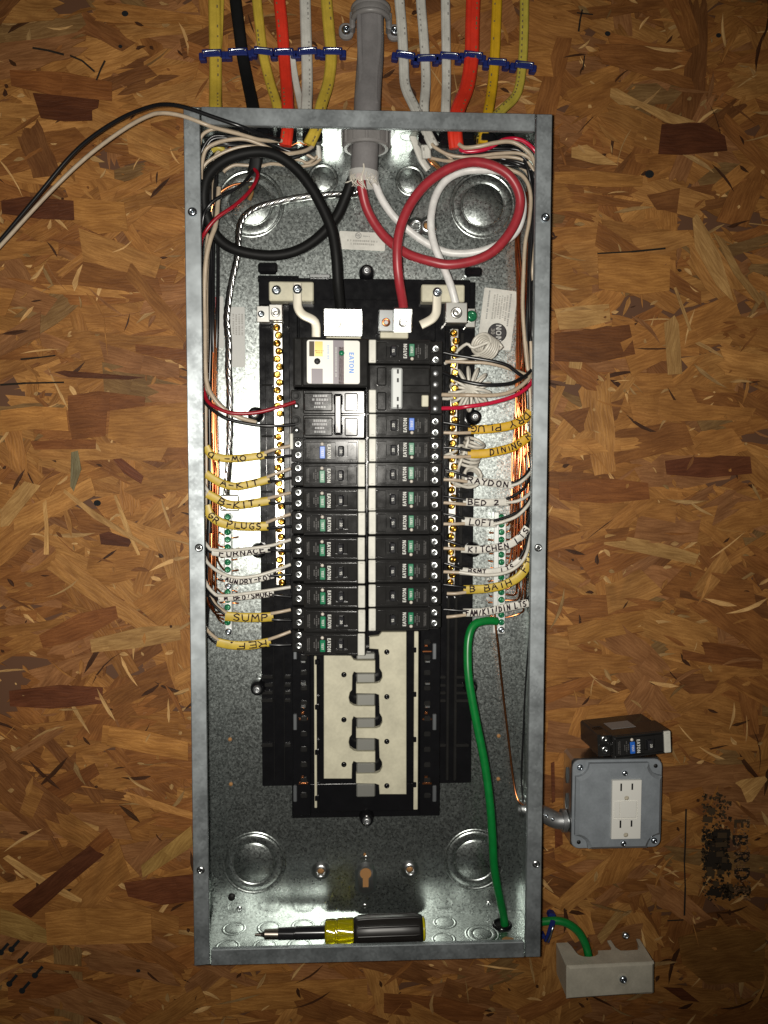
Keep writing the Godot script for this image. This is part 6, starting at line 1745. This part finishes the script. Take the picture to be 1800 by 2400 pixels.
func build_screwdriver() -> void:
	var y := -BOX_H / 2 + 0.0012 + 0.0152
	var z := 0.058
	# the axis runs along +z of this thing's own frame, tip first
	var tip := Vector3(spot(597, 2195, z).x, y - 0.0025, z)
	var tail := Vector3(spot(996, 2184, z).x, y, z)
	var o := thing("screwdriver", "multi-bit screwdriver with a black grip and clear yellow collar, lying in the panel bottom", "screwdriver")
	var dir := (tail - tip).normalized()
	var up := Vector3(0, 1, 0)
	up = (up - dir * up.dot(dir)).normalized()
	o.transform = Transform3D(Basis(up, dir.cross(up), dir), tip)
	var L := (tail - tip).length()
	var at := func(px: float) -> float: return (px - 597.0) / 399.0 * L
	var s := Shape.new()
	s.lathe([Vector2(0, 0.0), Vector2(0.0016, 0.0004), Vector2(0.0022, 0.007), Vector2(0.0033, 0.010), Vector2(0.0033, at.call(620.0))], 6, Transform3D(), true)
	s.lathe([Vector2(0.0024, at.call(617.0)), Vector2(0.0053, at.call(621.0)), Vector2(0.0056, at.call(653.0)), Vector2(0.002, at.call(654.0))], 18, Transform3D(), true)
	obj("bit", s.done(), M.steel_bit, o)
	s = Shape.new()
	s.lathe([Vector2(0.002, at.call(651.0)), Vector2(0.0062, at.call(652.0)), Vector2(0.0064, at.call(688.0)), Vector2(0.0060, at.call(689.0)), Vector2(0.0060, at.call(691.0)), Vector2(0.0069, at.call(692.0)), Vector2(0.0069, at.call(766.0))], 22, Transform3D(), true)
	obj("shaft", s.done(), M.black_oxide, o)
	s = Shape.new()
	var prof := []
	for q in [[760, 0.0090], [762, 0.0122], [766, 0.0130], [784, 0.0128], [786, 0.0122], [789, 0.0122], [791, 0.0134], [826, 0.0136], [830, 0.0120]]:
		prof.append(Vector2(q[1], at.call(float(q[0]))))
	s.lathe(prof, 12, Transform3D(), true)
	s.lathe([Vector2(0.0071, at.call(761.0)), Vector2(0.0071, at.call(828.0))], 16)
	obj("yellow_collar", s.done(), M.yellow_acetate, o)
	s = Shape.new()
	s.lathe([Vector2(0, 0.0022), Vector2(0.0022, 0.0020), Vector2(0.0034, 0.0008), Vector2(0.0036, -0.001)], 14, facing(Vector3(0, -0.0122, at.call(774.0)), Vector3(0, -1, 0)))
	obj("collar_button", s.done(), M.yellow_knob, o)
	s = Shape.new()
	s.lathe([Vector2(0.006, at.call(827.0)), Vector2(0.0132, at.call(828.0)), Vector2(0.0146, at.call(836.0)), Vector2(0.0150, at.call(870.0)), Vector2(0.0151, at.call(940.0)), Vector2(0.0149, at.call(980.0)), Vector2(0.0138, at.call(989.0)), Vector2(0.0105, at.call(991.0))], 40)
	for i in 10:
		var t := TAU * (i + 0.3) / 10
		s.tube(PackedVector3Array([Vector3(cos(t) * 0.0142, sin(t) * 0.0142, at.call(838.0)), Vector3(cos(t) * 0.0147, sin(t) * 0.0147, at.call(862.0)), Vector3(cos(t) * 0.0148, sin(t) * 0.0148, at.call(972.0)), Vector3(cos(t) * 0.0140, sin(t) * 0.0140, at.call(980.0))]), 0.0016, 8)
	obj("grip", s.done(), M.grip_rubber, o)
	s = Shape.new()
	s.lathe([Vector2(0.0122, at.call(984.0)), Vector2(0.0122, at.call(994.0)), Vector2(0.0105, at.call(996.0)), Vector2(0, at.call(996.5))], 24, Transform3D(), true)
	obj("end_cap", s.done(), M.yellow_knob, o)


func _ready() -> void:
	var cam := Camera3D.new()
	cam.name = "camera"
	cam.transform = Transform3D(view, EYE)
	cam.fov = rad_to_deg(2.0 * atan(1200.0 / FOCAL))
	cam.near = 0.02
	cam.far = 8.0
	add_child(cam)
	cam.current = true
	var env := Environment.new()
	env.background_mode = Environment.BG_COLOR
	env.background_color = Color(0.012, 0.011, 0.010).linear_to_srgb()
	env.tonemap_mode = Environment.TONE_MAPPER_LINEAR
	env.tonemap_exposure = 1.0
	env.sdfgi_enabled = true
	env.ssao_enabled = true
	env.ssil_enabled = true
	var we := WorldEnvironment.new()
	we.name = "environment"
	we.environment = env
	add_child(we)
	# the phone's lamp, just left of the lens
	var lamp := SpotLight3D.new()
	lamp.name = "phone_lamp"
	lamp.position = EYE + view * Vector3(-0.022, 0.004, 0.0)
	add_child(lamp)
	lamp.look_at_from_position(lamp.position, Vector3(-0.085, 0.10, 0.0))
	lamp.spot_angle = 54.5
	lamp.spot_angle_attenuation = 1.0
	lamp.spot_range = 6.0
	lamp.spot_attenuation = 2.0
	lamp.light_size = 0.006
	lamp.light_color = Color(1.0, 0.98, 0.94)
	lamp.light_energy = 0.92
	lamp.shadow_enabled = true
	make_materials()
	more_materials()
	build_wall()
	build_enclosure()
	build_chassis()
	build_ground_bars()
	build_stickers()
	build_breakers()
	build_top_cables()
	build_service()
	build_gutter_wires()
	build_pigtails()
	build_circuits()
	build_receptacle_box()
	build_ground_bridge()
	build_screwdriver()


func more_materials() -> void:
	paint("stab_tin", Color(0.36, 0.36, 0.33), 0.38, 0.7)
	paint("cream_strap", Color(0.62, 0.58, 0.48), 0.38, 0.35)
	paint("bar_white", Color(0.66, 0.68, 0.66), 0.4, 0.5)
	paint("dull_zinc", Color(0.16, 0.17, 0.18), 0.4, 0.6)
	paint("sheath_ink", Color(0.14, 0.10, 0.04), 0.7)
	paint("faint_print", Color(0.11, 0.105, 0.10), 0.6)
	paint("grey_label", Color(0.20, 0.195, 0.19), 0.5)
	paint("moulded", Color(0.05, 0.05, 0.052), 0.3)
	paint("aged_zinc", Color(0.40, 0.41, 0.42), 0.42, 0.9)
	paint("bar_plastic", Color(0.50, 0.52, 0.51), 0.4)
	paint("pale_blue", Color(0.34, 0.46, 0.66), 0.5)
	paint("brown_stamp", Color(0.07, 0.045, 0.025), 0.6)
	paint("film", Color(0.62, 0.58, 0.50), 0.15)
	paint("steel_bit", Color(0.42, 0.37, 0.32), 0.3, 1.0)
	paint("black_oxide", Color(0.02, 0.02, 0.022), 0.2, 0.3)
	paint("yellow_knob", Color(0.45, 0.40, 0.01), 0.2)
	worldly(paint("grip_rubber", Color(0.014, 0.012, 0.011), 0.38), 15.0, (M.black_plastic as StandardMaterial3D).albedo_texture)
